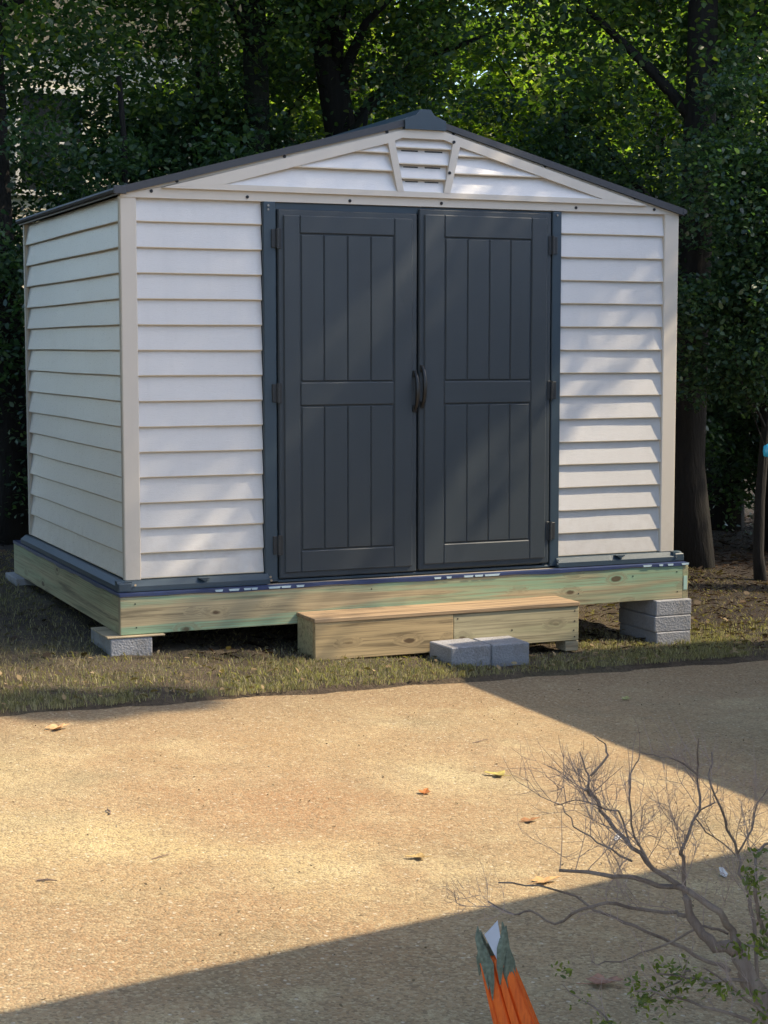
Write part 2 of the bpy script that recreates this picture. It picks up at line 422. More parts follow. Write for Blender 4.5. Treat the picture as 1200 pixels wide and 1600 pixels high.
m = MB(); m.box((.03,.05,-.05),(W-.03,D-.05,-.035)); m.build('shed_floor', M['floor'], shed)
# corner trims
def trim(x0, y0, x1, y1, z0=0, z1=H+.03):
    m = MB(); m.box((x0, y0, z0), (x1, y1, z1), .005); return m.build('corner_trim', M['trim'], shed)
trim(-.006, -.007, .079, .036, -.006, 1.913); trim(3.134, -.007, W+.008, .036, -.006, 1.925)
trim(-.006, D-.036, .05, D+.006); trim(W-.05, D-.036, W+.008, D+.006)
# base rail
m = MB()
pr = [(-.048, -.055), (-.048, -.03), (-.018, -.006), (.0, -.003), (.02, -.003), (.02, -.055)]
for a, b in ((-.05, .752), (2.452, W+.05)): m.prism(pr, 'X', a, b)
m.box((-.049, -.050, -.0555), (.02, -.018, -.012), .004); m.box((W-.01, -.050, -.0555), (W+.049, -.018, -.012), .004)
prs = [(-.049, -.055), (-.049, -.03), (-.018, -.006), (.02, -.003), (.02, -.055)]
m.prism(prs, 'Y', -.045, D+.045)
m.prism([(W-x, z) for x, z in prs], 'Y', -.045, D+.045)
m.box((-.03, D-.01, -.055), (W+.03, D+.045, -.02), .004)
for xx in (.40, 2.85): m.prism([(xx-.03, -.004), (xx, -.022), (xx+.03, -.004)], 'Y', -.0525, -.02)
m.build('base_rail', M['slate'], shed)
# door frame
m = MB()
m.box((.738, -.016, -.05), (.806, .04, 1.905), .004); m.box((2.413, -.016, -.05), (2.469, .04, 1.905), .004)
m.box((.806, .012, -.05), (.84, .05, 1.905), .002); m.box((2.38, .012, -.05), (2.413, .05, 1.905), .002)
m.box((.806, .002, 1.868), (2.413, .05, 1.904), .002); m.box((.806, -.012, -.054), (2.413, .05, -.042), .002)
m.build('door_frame', M['slate'], shed)
m = MB(); m.box((.84, .07, -.03), (2.38, .08, 1.87)); m.build('dark_interior', M['black'], shed)
# doors
def make_door(x0, x1, z0, z1, grooves, left):
    root = bpy.data.objects.new('door', None)
    m = MB(); m.box((x0, -.018, z0), (x1, .018, z1), .006)
    f0 = -.0185
    px0, px1 = grooves[0], grooves[-1]
    zA, zB, zC, zD = .112, .858, .990, 1.742           # panel levels
    fr = -.0272; c = .0055
    m.box((x0+.028, fr, z0+.03), (px0-.006, f0+.002, z1-.028), c)
    m.box((px1+.006, fr, z0+.03), (x1-.028, f0+.002, z1-.028), c)
    for a, b in ((z0+.03, zA-.006), (zB+.006, zC-.006), (zD+.006, z1-.028)):
        m.box((px0-.0055, fr, a), (px1+.0055, f0+.002, b), c)
    for i in range(len(grooves)-1):
        for a, b in ((zA, zB), (zC, zD)):
            m.box((grooves[i]+.0012, -.0255, a), (grooves[i+1]-.0012, f0+.002, b), .0055)
    d = m.build('door', M['door'], shed)
    hx = x1-.014 if left else x0+.016
    hz0, hz1 = (.835, 1.03) if left else (.855, 1.06)
    h = MB(); pts = []
    for i in range(13):
        t = i/12; pts.append((hx, -.026-.034*math.sin(math.pi*t)**.6, hz0+(hz1-hz0)*t))
    h.tube(pts, [.009+.004*math.sin(math.pi*i/12) for i in range(13)], 8)
    h.box((hx-.012, -.031, hz0-.012), (hx+.012, -.0175, hz0+.024), .003); h.box((hx-.012, -.031, hz1-.024), (hx+.012, -.0175, hz1+.012), .003)
    h.build('handle', M['black'], d, smooth=False)
    ex = x0 if left else x1
    for zc in ((1.72, .93, .142) if left else (1.72, .93, .15)):
        g = MB(); sg = -1 if left else 1
        ln = .052
        g.box((ex-.018 if sg > 0 else ex-.004, -.0235, zc-ln), (ex+.004 if sg > 0 else ex+.018, -.0175, zc+ln), .002)
        g.box((ex+sg*.008, -.024, zc-ln*.9), (ex+sg*.036, -.0155, zc+ln*.9), .002)
        g.tube([(ex+sg*.006, -.027, zc-ln), (ex+sg*.006, -.027, zc+ln)], .0065, 10)
        for q in range(4): g.tube([(ex+sg*.006, -.027, zc-ln+.010+q*.026), (ex+sg*.006, -.027, zc-ln+.026+q*.026)], .0078, 10)
        g.build('hinge', M['hinge'], d)
    return d
dl = make_door(.816, 1.598, -.036, 1.868, [.940, 1.066, 1.198, 1.330, 1.458], True)
dr = make_door(1.610, 2.404, -.030, 1.894, [1.762, 1.893, 2.024, 2.152, 2.274], False)
# gable
m = MB()
roof_l = lambda x: 1.915+.2575*x
roof_r = lambda x: 2.306-.2585*(x-1.748)
gp = [(.0, 1.905), (W, 1.905), (W, roof_r(W)), (1.748, 2.318), (1.518, 2.318), (.0, 1.915+.012)]
m.prism(gp, 'Y', .016, .04)
# lower band
m.prism([(-.004, 1.903), (W+.004, 1.911), (W+.004, 1.928), (3.0, 1.956), (.21, 1.957), (-.004, 1.918)], 'Y', -.012, .016)
# outer rake strip
m.prism([(-.0, 1.918), (.20, 1.9575), (1.53, 2.299), (1.518, 2.322)], 'Y', -.010, .0165)
m.prism([(W, 1.928), (1.748, 2.315), (1.735, 2.299), (3.01, 1.957)], 'Y', -.010, .0165)
m.build('gable_board', M['trim'], shed)
# raised moulding frame
m = MB(); y0, y1 = -.030, -.0105
m.prism([(.205, 1.953), (3.005, 1.953), (2.72, 1.981), (.52, 1.981)], 'Y', y0, y1+.02)
m.prism([(.205, 1.954), (.53, 1.9812), (1.43, 2.227), (1.505, 2.257), (1.53, 2.303)], 'Y', y0-.0004, y1+.0196)
m.prism([(3.005, 1.954), (1.735, 2.303), (1.752, 2.257), (1.835, 2.227), (2.715, 1.9812)], 'Y', y0-.0004, y1+.0196)
m.prism([(1.5295, 2.303), (1.5045, 2.2575), (1.752, 2.2575), (1.7355, 2.303)], 'Y', y0-.0008, y1+.019)
m.prism([(1.425, 2.229), (1.463, 2.243), (1.515, 1.9805), (1.478, 1.9805)], 'Y', y0-.0018, y1+.018)
m.prism([(1.842, 2.226), (1.800, 2.240), (1.747, 1.9805), (1.785, 1.9805)], 'Y', y0-.0018, y1+.018)
m.build('gable_moulding', M['trim'], shed)
def gable_slats(zs, xl, xr, name):
    m = MB()
    for i in range(len(zs)-1):
        a, b = zs[i], zs[i+1]
        # each slat: bottom proud, top recessed
        la, lb, ra, rb = xl(a), xl(b), xr(a), xr(b)
        yb, yt = -.024, .004
        V = [(la, yb, a), (ra, yb, a), (rb, yt, b), (lb, yt, b), (la, yb, a+.006), (ra, yb, a+.006), (la, .012, a), (ra, .012, a)]
        m.cur = 1; m.add(V, [(6,7,1,0), (0,1,5,4)]); m.cur = 0; m.add(V, [(4,5,2,3)])
    return m
m = gable_slats([1.976, 2.083, 2.176, 2.245], lambda z: .50+(z-1.976)*3.62, lambda z: 1.490-(z-1.976)*.20, ''); m.build('gable_panel', [M['siding'], M['lip']], shed, recalc=False)
m = gable_slats([1.976, 2.083, 2.176, 2.245], lambda z: 1.772+(z-1.976)*.20, lambda z: 2.74-(z-1.976)*3.58, ''); m.build('gable_panel', [M['siding'], M['lip']], shed, recalc=False)
m = gable_slats([1.976, 2.047, 2.123, 2.207, 2.262], lambda z: 1.505-(z-1.976)*.19, lambda z: 1.757+(z-1.976)*.20, '')
vp = m.build('vent_panel', [M['siding'], M['lip']], shed, recalc=False)
for z in (2.047, 2.123, 2.207):
    k = (z-2.047)*.14
    for a, b in ((1.535-k, 1.608), (1.648, 1.728+k)):
        m = MB(); m.box((a, -.0025, z-.016), (b, .012, z-.009)); m.build('vent_slot', M['black'], vp)
# roof
m = MB()
for yy0, yy1 in ((-.034, D+.034),):
    m.prism([(-.022, 1.912), (-.022, 1.950), (1.518, 2.351), (1.518, 2.316)], 'Y', yy0, yy1)
    m.prism([(W+.026, 1.906), (1.748, 2.314), (1.748, 2.346), (W+.026, 1.944)], 'Y', yy0, yy1)
m.build('roof_panel', M['roof'], shed)
m = MB()
m.tube([(-.03, -.036, 1.935), (-.03, D+.036, 1.935)], .014, 8)
m.box((-.044, -.044, 1.915), (.02, -.036, 1.955), .003)
m.build('eave_strip', M['roof'], shed)
m = MB(); m.tube([(W+.03, -.036, 1.928), (W+.03, D+.036, 1.928)], .014, 8); m.build('eave_strip', M['roof'], shed)
m = MB()
m.prism([(1.516, 2.303), (1.516, 2.358), (1.578, 2.378), (1.602, 2.408), (1.662, 2.408), (1.686, 2.378), (1.752, 2.352), (1.752, 2.303)], 'Y', -.046, D+.046)
m.build('ridge_cap', M['slate'], shed)
for x, z in [(.154,1.936),(.655,1.924),(1.216,1.923),(1.741,1.927),(2.558,1.929),(3.059,1.935)]:
    m = MB(); m.tube([(x, -.0155, z), (x, -.011, z)], .0085, 10); m.build('screw', M['screwd'], shed)
for x, z in [(.286,1.990),(.857,2.135),(1.426,2.285),(1.808,2.290),(2.364,2.148),(2.933,1.995)]:
    m = MB(); m.tube([(x, -.0155, z), (x, -.009, z)], .0085, 10); m.build('screw', M['screwd'], shed)
for x, z in [(1.804,2.248),(1.779,2.086)]:
    m = MB(); m.tube([(x, -.036, z), (x, -.031, z)], .0085, 10); m.build('screw', M['screwd'], shed)
for x, z, y in [(.765,1.885,-.016),(.765,1.865,-.016),(2.44,1.885,-.016),(.752,-.018,-.05),(.757,-.036,-.05),(2.443,-.015,-.05),(2.443,-.033,-.05),(3.215,-.028,-.05),(.035,-.022,-.05)]:
    m = MB(); m.tube([(x, y-.005, z), (x, y-.0, z)], .0065, 8); m.build('screw', M['screws'], shed, label='bright metal screw')

# ================================================================= PLATFORM
px0, px1, py0, py1, pz0, pz1 = -.055, 3.268, -.100, 2.56, -.264, -.076
plat = thing('wooden_platform', (1.6, 1.2, pz0), 'green tinted treated lumber platform edged with a blue liner, carrying the shed on concrete blocks', 'platform')
m = MB(); m.box((px0, py0, pz0), (px1-.038, py0+.038, pz1), .0025); m.build('rim_joist', M['rim'], plat)
m = MB(); m.box((px0, py0+.0383, pz0-.001), (px0+.038, py1, pz1-.0005), .0025); m.build('rim_joist', M['rimy'], plat)
m = MB(); m.box((px1-.0378, py0+.001, pz0-.001), (px1, py1, pz1-.0005), .0025); m.build('rim_joist', M['rimy'], plat)
m = MB(); m.box((px0+.0383, py1-.038, pz0), (px1-.0383, py1, pz1), .0025); m.build('rim_joist', M['rim'], plat)
m = MB(); m.box((px0-.0012, py0, pz0+.001), (px0-.0002, py0+.038, pz1-.001)); m.build('board_end', M['endg'], plat, label='end grain of the front rim board')
m = MB()
for i in range(1, 8): m.box((px0+.405*i, py0+.0385, pz0+.002), (px0+.405*i+.038, py1-.0385, pz1-.001), .002)
m.build('floor_joists', M['rimy'], plat)
m = MB(); m.box((px0+.002, py0+.002, pz1+.0005), (px1-.002, py1-.002, -.0600), .001); m.build('floor_sheet', M['floor'], plat)
m = MB(); rnd = random.Random(5)
# liner: skirt hanging over the front and left edge, slightly wavy
n = 80
for (ax) in ('f', 's'):
    V = []
    for i in range(n+1):
        t = i/n; wv = .0035*math.sin(t*23)+.0025*math.sin(t*57+1)
        if ax == 'f':
            x = px0-.003+(px1-px0+.001)*t; V += [(x, py0+.05, -.0588), (x, py0-.0035, -.0588), (x, py0-.0045, -.0745+wv)]
        else:
            y = py0-.003+(py1-py0)*t; V += [(px0+.05, y, -.0585), (px0-.0035, y, -.0585), (px0-.0045, y, -.0745+wv)]
    m.add(V, [(3*i+k, 3*i+3+k, 3*i+4+k, 3*i+1+k) for i in range(n) for k in range(2)])
lin = m.build('floor_liner', M['liner'], plat)
m = MB()
def marks(lst):
    for x, w_ in lst:
        w_ *= rnd.uniform(.7, 1.15); x += rnd.uniform(-.01, .01)
        m = MB(); m.add([(x, py0-.0062, -.0605), (x+w_, py0-.0062, -.0605), (x+w_*.9, py0-.0068, -.0715), (x+.004, py0-.0068, -.0715)], [(0,1,2,3)]); m.build('printed_mark', M['mark'], lin, recalc=False)
marks([(.43,.045),(.50,.055),(.58,.04),(.63,.05),(.72,.06),(.80,.05),(.88,.05),(1.66,.045),(1.74,.045),(1.83,.07),(1.91,.05),(1.97,.09),(2.97,.06),(3.06,.04),(3.13,.05),(3.21,.045)])
m = MB(); m.box((px1-.031, py0-.0012, -.215), (px1-.008, py0+.0008, -.135)); tg = m.build('lumber_tag', M['mark'], plat, label='small pale green tag stapled to the board end')
tg.data.materials[0] = simple('tag_green', (.42,.60,.52), .5)
m = MB()
for x, z in [(.02,-.11),(.025,-.23),(1.3,-.105),(2.9,-.12),(3.19,-.11),(3.195,-.225),(2.55,-.2)]:
    m = MB(); m.tube([(x, py0-.0015, z), (x, py0+.001, z)], .004, 8); m.build('nail', M['screwd'], plat)

# ================================================================= BLOCKS
def block(a, b, label, rz=0, group='concrete blocks under and around the platform', c=.005):
    cx, cy = (a[0]+b[0])/2, (a[1]+b[1])/2
    m = MB(); m.box((a[0]-cx, a[1]-cy, a[2]), (b[0]-cx, b[1]-cy, b[2]), c)
    o = m.build('concrete_block', M['block']); 
    o.location = (cx, cy, 0); o.rotation_euler.z = R(rz)
    # roughen the edges a little
    return tag(o, label, 'concrete block', group)
block((-.115, -.125, -.375), (.100, .28, -.276), 'grey concrete block under the front left corner of the platform, below a thin board')
block((3.035, -.132, -.3545), (3.272, .27, -.2655), 'topmost grey concrete block of the stack under the front right platform corner', .3)
block((3.030, -.136, -.4455), (3.270, .27, -.3560), 'middle grey concrete block of the stack under the front right platform corner', -.7)
block((3.034, -.140, -.5600), (3.262, .26, -.4470), 'lowest grey concrete block of the stack under the front right platform corner', .8)
block((-.105, 2.25, -.345), (.10, 2.60, -.266), 'grey concrete block under the rear left corner of the platform')
block((3.03, 2.2, -.58), (3.25, 2.56, -.266), 'grey concrete block under the rear right corner of the platform')
block((1.515, -.608, -.465), (1.748, -.371, -.354), 'left one of two grey concrete blocks on the grass before the wooden step', 4)
block((1.761, -.603, -.475), (1.976, -.370, -.356), 'right one of two grey concrete blocks on the grass before the wooden step', -.5)
m = MB(); m.box((-.13, -.128, -.2745), (.165, .22, -.2660), .002)
tag(m.build('shim_board', M['ply']), 'thin tan board wedged between the front left concrete block and the platform', 'board')

# ================================================================= STEP
step = thing('wooden_step', (1.6, -.25, -.41), 'low box step of tan pine boards in front of the shed doors', 'step')
sx0, sx1, sy0, sy1, sz0, sz1 = .880, 2.405, -.362, -.1025, -.418, -.224
m = MB(); m.box((sx0, sy0, sz0), (1.654, sy0+.036, sz1), .003); m.build('front_board', M['stepa'], step, label='warm tan left front board')
m = MB(); m.box((1.657, sy0+.002, -.410), (sx1, sy0+.038, sz1-.001), .003); fb = m.build('front_board', M['stepb'], step, label='pale right front board with knots and nail heads')
m = MB(); m.box((sx0+.001, sy0+.0365, sz0), (sx0+.036, sy1, sz1), .003); m.build('side_board', M['stepb'], step)
m = MB(); m.box((sx1-.036, sy0+.0385, sz0+.006), (sx1, sy1, sz1), .003); m.build('side_board', M['stepb'], step)
m = MB()
m.box((sx0-.004, sy0-.004, sz1+.0003), (sx1+.004, sy0+.138, sz1+.022), .003)
m.box((sx0-.004, sy0+.143, sz1+.0003), (sx1+.004, sy1+.002, sz1+.0215), .003)
m.build('tread', M['steptop'], step)
m = MB(); m.box((sx1-.075, sy0+.01, -.47), (sx1+.005, sy0+.12, -.4125), .004); m.build('foot', M['ply'], step)
m = MB()
for x, z in [(2.38,-.25),(2.38,-.305),(2.375,-.355),(2.38,-.39),(1.68,-.25),(1.68,-.385),(2.0,-.33)]:
    m = MB(); m.tube([(x, sy0+.0005, z), (x, sy0+.003, z)], .0042, 8); m.build('nail', M['screwd'], step)
# ================================================================= HOUSES outside / behind
SX, SY = SUN.x/SUN.z, SUN.y/SUN.z
house_wall = plastic('house_siding', (.60,.58,.52), .6, .04, (2,2,30), .2)
shingle = simple('asphalt_shingles', (.10,.095,.09), .9, 0, .3, 14)
def lap_wall(m, p0, p1, z0, z1, t=.12, rowh=.18):
    """lap siding wall from p0 to p1 (xy)"""
    d = Vector((p1[0]-p0[0], p1[1]-p0[1], 0)); L = d.length; d.normalize(); nrm = Vector((d.y, -d.x, 0))
    k = int((z1-z0)/rowh)
    for i in range(k):
        a = z0+i*(z1-z0)/k; b = z0+(i+1)*(z1-z0)/k
        A = Vector((p0[0], p0[1], 0)); B = Vector((p1[0], p1[1], 0))
        V = [A+nrm*.02+Vector((0,0,a)), B+nrm*.02+Vector((0,0,a)), B+Vector((0,0,b)), A+Vector((0,0,b)),
             A-nrm*t+Vector((0,0,a)), B-nrm*t+Vector((0,0,a)), B-nrm*t+Vector((0,0,b)), A-nrm*t+Vector((0,0,b))]
        m.add(V, [(0,1,2,3),(4,7,6,5),(0,4,5,1),(3,2,6,7),(0,3,7,4),(1,5,6,2)])
# garage to the right: its eave runs along Y and its shadow edge falls on the drive
EZ = 2.35; gz = -.47
ex = 1.445+(EZ-gz)*SX; ey = -.47+(EZ-gz)*SY
g = thing('garage', (ex+3, ey-3, gz-.1), 'cream lap sided garage standing beside the right side of the driveway', 'garage')
m = MB(); gy1 = ey-8.0
lap_wall(m, (ex+.45, ey-.35), (ex+.45, gy1), -.9, EZ); lap_wall(m, (ex+6.3, ey-.35), (ex+.3, ey-.35), -.9, EZ)
lap_wall(m, (ex+6.3, gy1), (ex+6.3, ey-.35), -.9, EZ); m.build('wall', house_wall, g)
m = MB()
m.prism([(ex, EZ-.06), (ex, EZ), (ex+3.4, EZ+1.3), (ex+6.8, EZ), (ex+6.8, EZ-.06), (ex+3.4, EZ+1.22)], 'Y', ey, gy1-.3); m.build('roof', shingle, g)
# house behind the camera on the right: its eave shades the foreground
HZ = 2.55
def sh(x, y, z=-.40): return (x+(HZ-z)*SX, y+(HZ-z)*SY)
l0 = (-1.52, -4.64); l1 = (1.10, -3.90)
dx, dy = l1[0]-l0[0], l1[1]-l0[1]; L = math.hypot(dx, dy); dx /= L; dy /= L
e0 = sh(l0[0]-1.6*dx, l0[1]-1.6*dy, -.33); e1 = sh(l1[0]+3.2*dx, l1[1]+3.2*dy, -.46)
hs = thing('house', (e1[0], e1[1]-4, -.6), 'cream lap sided house with a deep eave over the near end of the driveway', 'house')
nx, ny = dy, -dx                                   # away from the drive
m = MB()
def q(p, k, z): return (p[0]+nx*k, p[1]+ny*k, z)
A = e0; B = e1
top = [q(A,0,HZ), q(B,0,HZ), q(B,3.4,HZ+1.3), q(A,3.4,HZ+1.3), q(B,6.8,HZ), q(A,6.8,HZ)]
bot = [q(A,0,HZ-.09), q(B,0,HZ-.09), q(B,3.4,HZ+1.2), q(A,3.4,HZ+1.2), q(B,6.8,HZ-.09), q(A,6.8,HZ-.09)]
m.add(top+bot, [(0,1,2,3),(3,2,4,5),(6,9,8,7),(9,11,10,8),(0,6,7,1),(4,10,11,5),(1,7,8,2),(2,8,10,4),(0,3,9,6),(3,5,11,9)])
m.build('roof', shingle, hs)
m = MB(); P = lambda p, k, s: (p[0]+nx*k+dx*s, p[1]+ny*k+dy*s)
A2, B2 = P(A, .5, 2.6), P(B, .5, -.5)
lap_wall(m, B2, A2, -.9, HZ-.12); lap_wall(m, A2, P(A, 6.2, 2.6), -.9, HZ-.12); lap_wall(m, P(B, 6.2, -.5), B2, -.9, HZ-.12)
m.build('wall', house_wall, hs)

# neighbour house far behind the trees
nb = thing('neighbor_house', (4.0, 17.5, -.6), 'pale two storey house seen through gaps in the dark foliage behind the shed', 'house')
pale = plastic('pale_house_siding', (.62,.58,.47), .7, .05, (2,2,20), .2)
tanm = plastic('tan_shake_siding', (.62,.45,.27), .8, .1, (6,6,20), .3)
m = MB(); lap_wall(m, (-1.2, 15.5), (7.4, 15.5), -.8, 5.2, .2); lap_wall(m, (7.4, 15.5), (7.4, 22), -.8, 5.2, .2); lap_wall(m, (-1.2, 22), (-1.2, 15.5), -.8, 5.2, .2)
m.build('wall', pale, nb)
m = MB(); m.prism([(-1.6, 5.2), (3.1, 8.4), (7.8, 5.2)], 'Y', 15.52, 15.7); m.build('gable_wall', tanm, nb)
m = MB(); m.prism([(-2.0, 5.05), (3.1, 8.55), (8.2, 5.05), (8.2, 5.2), (3.1, 8.75), (-2.0, 5.2)], 'Y', 14.9, 22.5); m.build('roof', shingle, nb)
glass = simple('dark_glass', (.02,.025,.03), .05); whitem = simple('white_paint', (.75,.74,.70), .5)
for x in (.6, 3.1, 5.7):
    for z in (.6, 3.3):
        m = MB()
        for a, b in (((x-.5, z-.08), (x+.5, z)), ((x-.5, z+1.3), (x+.5, z+1.38)), ((x-.5, z+.0005), (x-.42, z+1.2995)), ((x+.42, z+.0005), (x+.5, z+1.2995)), ((x-.4195, z+.62), (x+.4195, z+.66))):
            m.box((a[0], 15.44, a[1]), (b[0], 15.52, b[1]), .004)
        f = m.build('window', whitem, nb); m = MB(); m.box((x-.42, 15.462, z), (x+.42, 15.472, z+1.3)); m.build('pane', glass, f)

# ================================================================= FOLIAGE
def leaf_arrays(C, size, rng, aspect=.55, up=.5, jitter=.35):
    n = len(C)
    nr = rng.normal(size=(n, 3)); nr[:, 2] = np.abs(nr[:, 2])+up; nr /= np.linalg.norm(nr, axis=1)[:, None]
    t = rng.normal(size=(n, 3)); t -= nr*(t*nr).sum(1)[:, None]; t /= np.linalg.norm(t, axis=1)[:, None]
    b = np.cross(nr, t)
    s = size*(1+jitter*rng.uniform(-1, 1, n))[:, None]
    pat = [(-.5, 0, 0), (-.2, .5, .06), (.18, .42, .06), (.5, 0, -.05), (.18, -.42, .06), (-.2, -.5, .06)]
    V = np.stack([C+t*s*a+b*s*aspect*c+nr*s*d for a, c, d in pat], 1).reshape(-1, 3)
    return V, np.arange(n*6).reshape(n, 6)
L_dark = leafmat('dark_evergreen_leaf', (.026,.052,.034), (.042,.082,.042), (.075,.115,.045), .28, .34, .55)
L_mid = leafmat('woodland_leaf', (.030,.056,.032), (.052,.092,.038), (.12,.15,.035), .42, .4, .5)
L_yel = leafmat('sunny_leaf', (.055,.09,.022), (.10,.145,.03), (.22,.235,.05), .5, .45, .4)
def clump_points(rng, centers, radii, per, squash=.7):
    out = []
    for c, r in zip(centers, radii):
        k = rng.normal(size=(per, 3)); k /= np.linalg.norm(k, axis=1)[:, None]
        k *= (rng.uniform(0, 1, per)**.5)[:, None]*r; k[:, 2] *= squash; out.append(c+k)
    return np.concatenate(out)
def make_tree(name, label, loc, height, tr, crown_c, crown_r, nclump, per, leaf, lsize, leafm, bark, seed, lean=(0,0), label_cat='tree', group=None, limbs=10, cr=(.35,.75), solid=.35, drop=None, extra=None):
    rng = np.random.default_rng(seed); rnd = random.Random(seed)
    root = thing(name, loc, label, label_cat, group)
    cc = np.array(crown_c, float); cR = np.array(crown_r, float)
    d = rng.normal(size=(nclump, 3)); d /= np.linalg.norm(d, axis=1)[:, None]
    rad = (solid+(1-solid)*rng.uniform(0, 1, nclump)**.6)[:, None]
    cen = cc+d*rad*cR
    cen = cen[cen[:, 2] > .25]
    if drop: cen = cen[~drop(cen)]
    rr = rng.uniform(cr[0], cr[1], len(cen))
    if extra: cen = np.concatenate([cen, np.array([e[:3] for e in extra])]); rr = np.concatenate([rr, [e[3] for e in extra]])
    # trunk
    m = MB(); N = 9; base = Vector(loc)
    pts = []
    for i in range(N+1):
        t = i/N; pts.append(base+Vector((lean[0]*t+.06*math.sin(t*7+seed)*(t>0), lean[1]*t+.06*math.cos(t*5+seed)*(t>0), -.25+(height+.25)*t)))
    m.tube(pts, [tr*(1.35 if i == 0 else 1)*(1-.62*i/N) for i in range(N+1)], 10)
    for k in range(limbs):
        c = cen[rnd.randrange(len(cen))]; t = min(.93, max(.12, (c[2]-rnd.uniform(.3, 1.2))/height)); i = t*N; j = int(i)
        s = pts[j].lerp(pts[min(j+1, N)], i-j); e = base+Vector(c)
        mid = s.lerp(e, .5)+Vector((rnd.uniform(-.15,.15), rnd.uniform(-.15,.15), rnd.uniform(-.05,.25)))
        r0 = tr*(.32 if t < .6 else .22)
        m.tube([s, s.lerp(mid, .5)+Vector((0,0,.04)), mid, mid.lerp(e, .55), e], [r0, r0*.8, r0*.55, r0*.35, r0*.12], 6)
    m.build('trunk', bark, root, smooth=True)
    P = clump_points(rng, cen, rr, per)
    V, F = leaf_arrays(P, lsize, rng)
    me = npmesh(name+'_crown', V, F, leafm)
    link('crown', me, parent=root)
    return root
def dup(root, loc, rz, label, group=None, scale=1.0):
    r = root.copy(); col.objects.link(r); r.location = loc; r.rotation_euler.z = rz; r.scale = (scale,)*3; r['label'] = label
    if group: r['group'] = group
    for ch in [c for c in root.children]:
        c = ch.copy(); col.objects.link(c); c.parent = r
    return r
G1 = 'dark trees of the wood behind the shed'
# ---- trunks that show in the photograph
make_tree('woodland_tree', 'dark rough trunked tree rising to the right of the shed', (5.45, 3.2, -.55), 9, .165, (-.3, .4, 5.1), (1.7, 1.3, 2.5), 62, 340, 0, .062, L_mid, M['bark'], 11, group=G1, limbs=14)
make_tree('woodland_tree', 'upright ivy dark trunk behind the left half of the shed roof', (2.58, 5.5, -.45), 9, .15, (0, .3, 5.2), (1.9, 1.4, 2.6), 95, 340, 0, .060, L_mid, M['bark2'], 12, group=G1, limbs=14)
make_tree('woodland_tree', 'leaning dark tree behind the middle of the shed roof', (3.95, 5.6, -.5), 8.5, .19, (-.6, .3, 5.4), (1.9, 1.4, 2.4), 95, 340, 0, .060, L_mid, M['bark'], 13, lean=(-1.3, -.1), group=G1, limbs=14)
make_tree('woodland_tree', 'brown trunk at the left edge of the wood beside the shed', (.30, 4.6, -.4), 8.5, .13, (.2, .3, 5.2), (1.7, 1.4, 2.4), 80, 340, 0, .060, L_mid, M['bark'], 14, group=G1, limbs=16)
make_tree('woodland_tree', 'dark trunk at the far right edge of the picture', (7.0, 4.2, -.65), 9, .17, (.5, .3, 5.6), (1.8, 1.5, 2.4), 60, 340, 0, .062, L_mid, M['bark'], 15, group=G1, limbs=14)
# ---- evergreen understorey right behind the shed
G2 = 'evergreen shrubs screening the back of the shed'
s1 = make_tree('evergreen_shrub', 'dense dark evergreen shrub behind the left end of the shed roof', (1.15, 4.4, -.42), 3.6, .05, (0, 0, 2.0), (1.15, .7, 1.9), 70, 330, 0, .050, L_dark, M['bark'], 21, label_cat='shrub', group=G2, limbs=18, cr=(.22,.5), solid=.2)
s2 = make_tree('evergreen_shrub', 'dense dark evergreen shrub beyond the right corner of the shed', (4.75, 4.0, -.52), 3.6, .05, (0, 0, 2.15), (1.15, .75, 1.75), 110, 400, 0, .048, L_dark, M['bark'], 22, label_cat='shrub', group=G2, limbs=18, cr=(.22,.5), solid=.2)
dup(s1, (3.4, 4.9, -.5), 2.1, 'dense dark evergreen shrub peeking over the middle of the shed roof', G2)
dup(s2, (.05, 5.6, -.4), 1.2, 'dense dark evergreen shrub beyond the left rear corner of the shed', G2)
dup(s1, (6.15, 4.9, -.6), 4.0, 'dense dark evergreen shrub between the two trunks on the right', G2)
dup(s2, (2.2, 5.9, -.45), 3.3, 'dense dark evergreen shrub behind the upright ivy trunk', G2, 1.1)
dup(s1, (7.8, 5.6, -.65), .6, 'dense dark evergreen shrub cut by the right edge of the picture', G2, 1.1)
# ---- far sunlit trees
G3 = 'lighter trees beyond the dark wood'
f1 = make_tree('sunlit_tree', 'yellow green sunlit tree far beyond the trunk on the right', (11.5, 13.5, -.75), 7, .12, (0, 0, 4.3), (2.3, 1.8, 3.0), 90, 260, 0, .10, L_yel, M['bark'], 31, group=G3, cr=(.3,.7))
dup(f1, (8.6, 12.0, -.7), 1.5, 'yellow green sunlit tree far beyond the right slope of the shed roof', G3)
dup(f1, (14.6, 15.0, -.75), 2.8, 'yellow green sunlit tree at the far right beyond the dark trunks', G3, 1.1)
dup(f1, (.2, 12.5, -.5), 4.0, 'yellow green tree before the pale house at the far left', G3, .95)
dup(f1, (5.6, 12.6, -.6), 5.1, 'yellow green tree before the right end of the pale house', G3, .9)
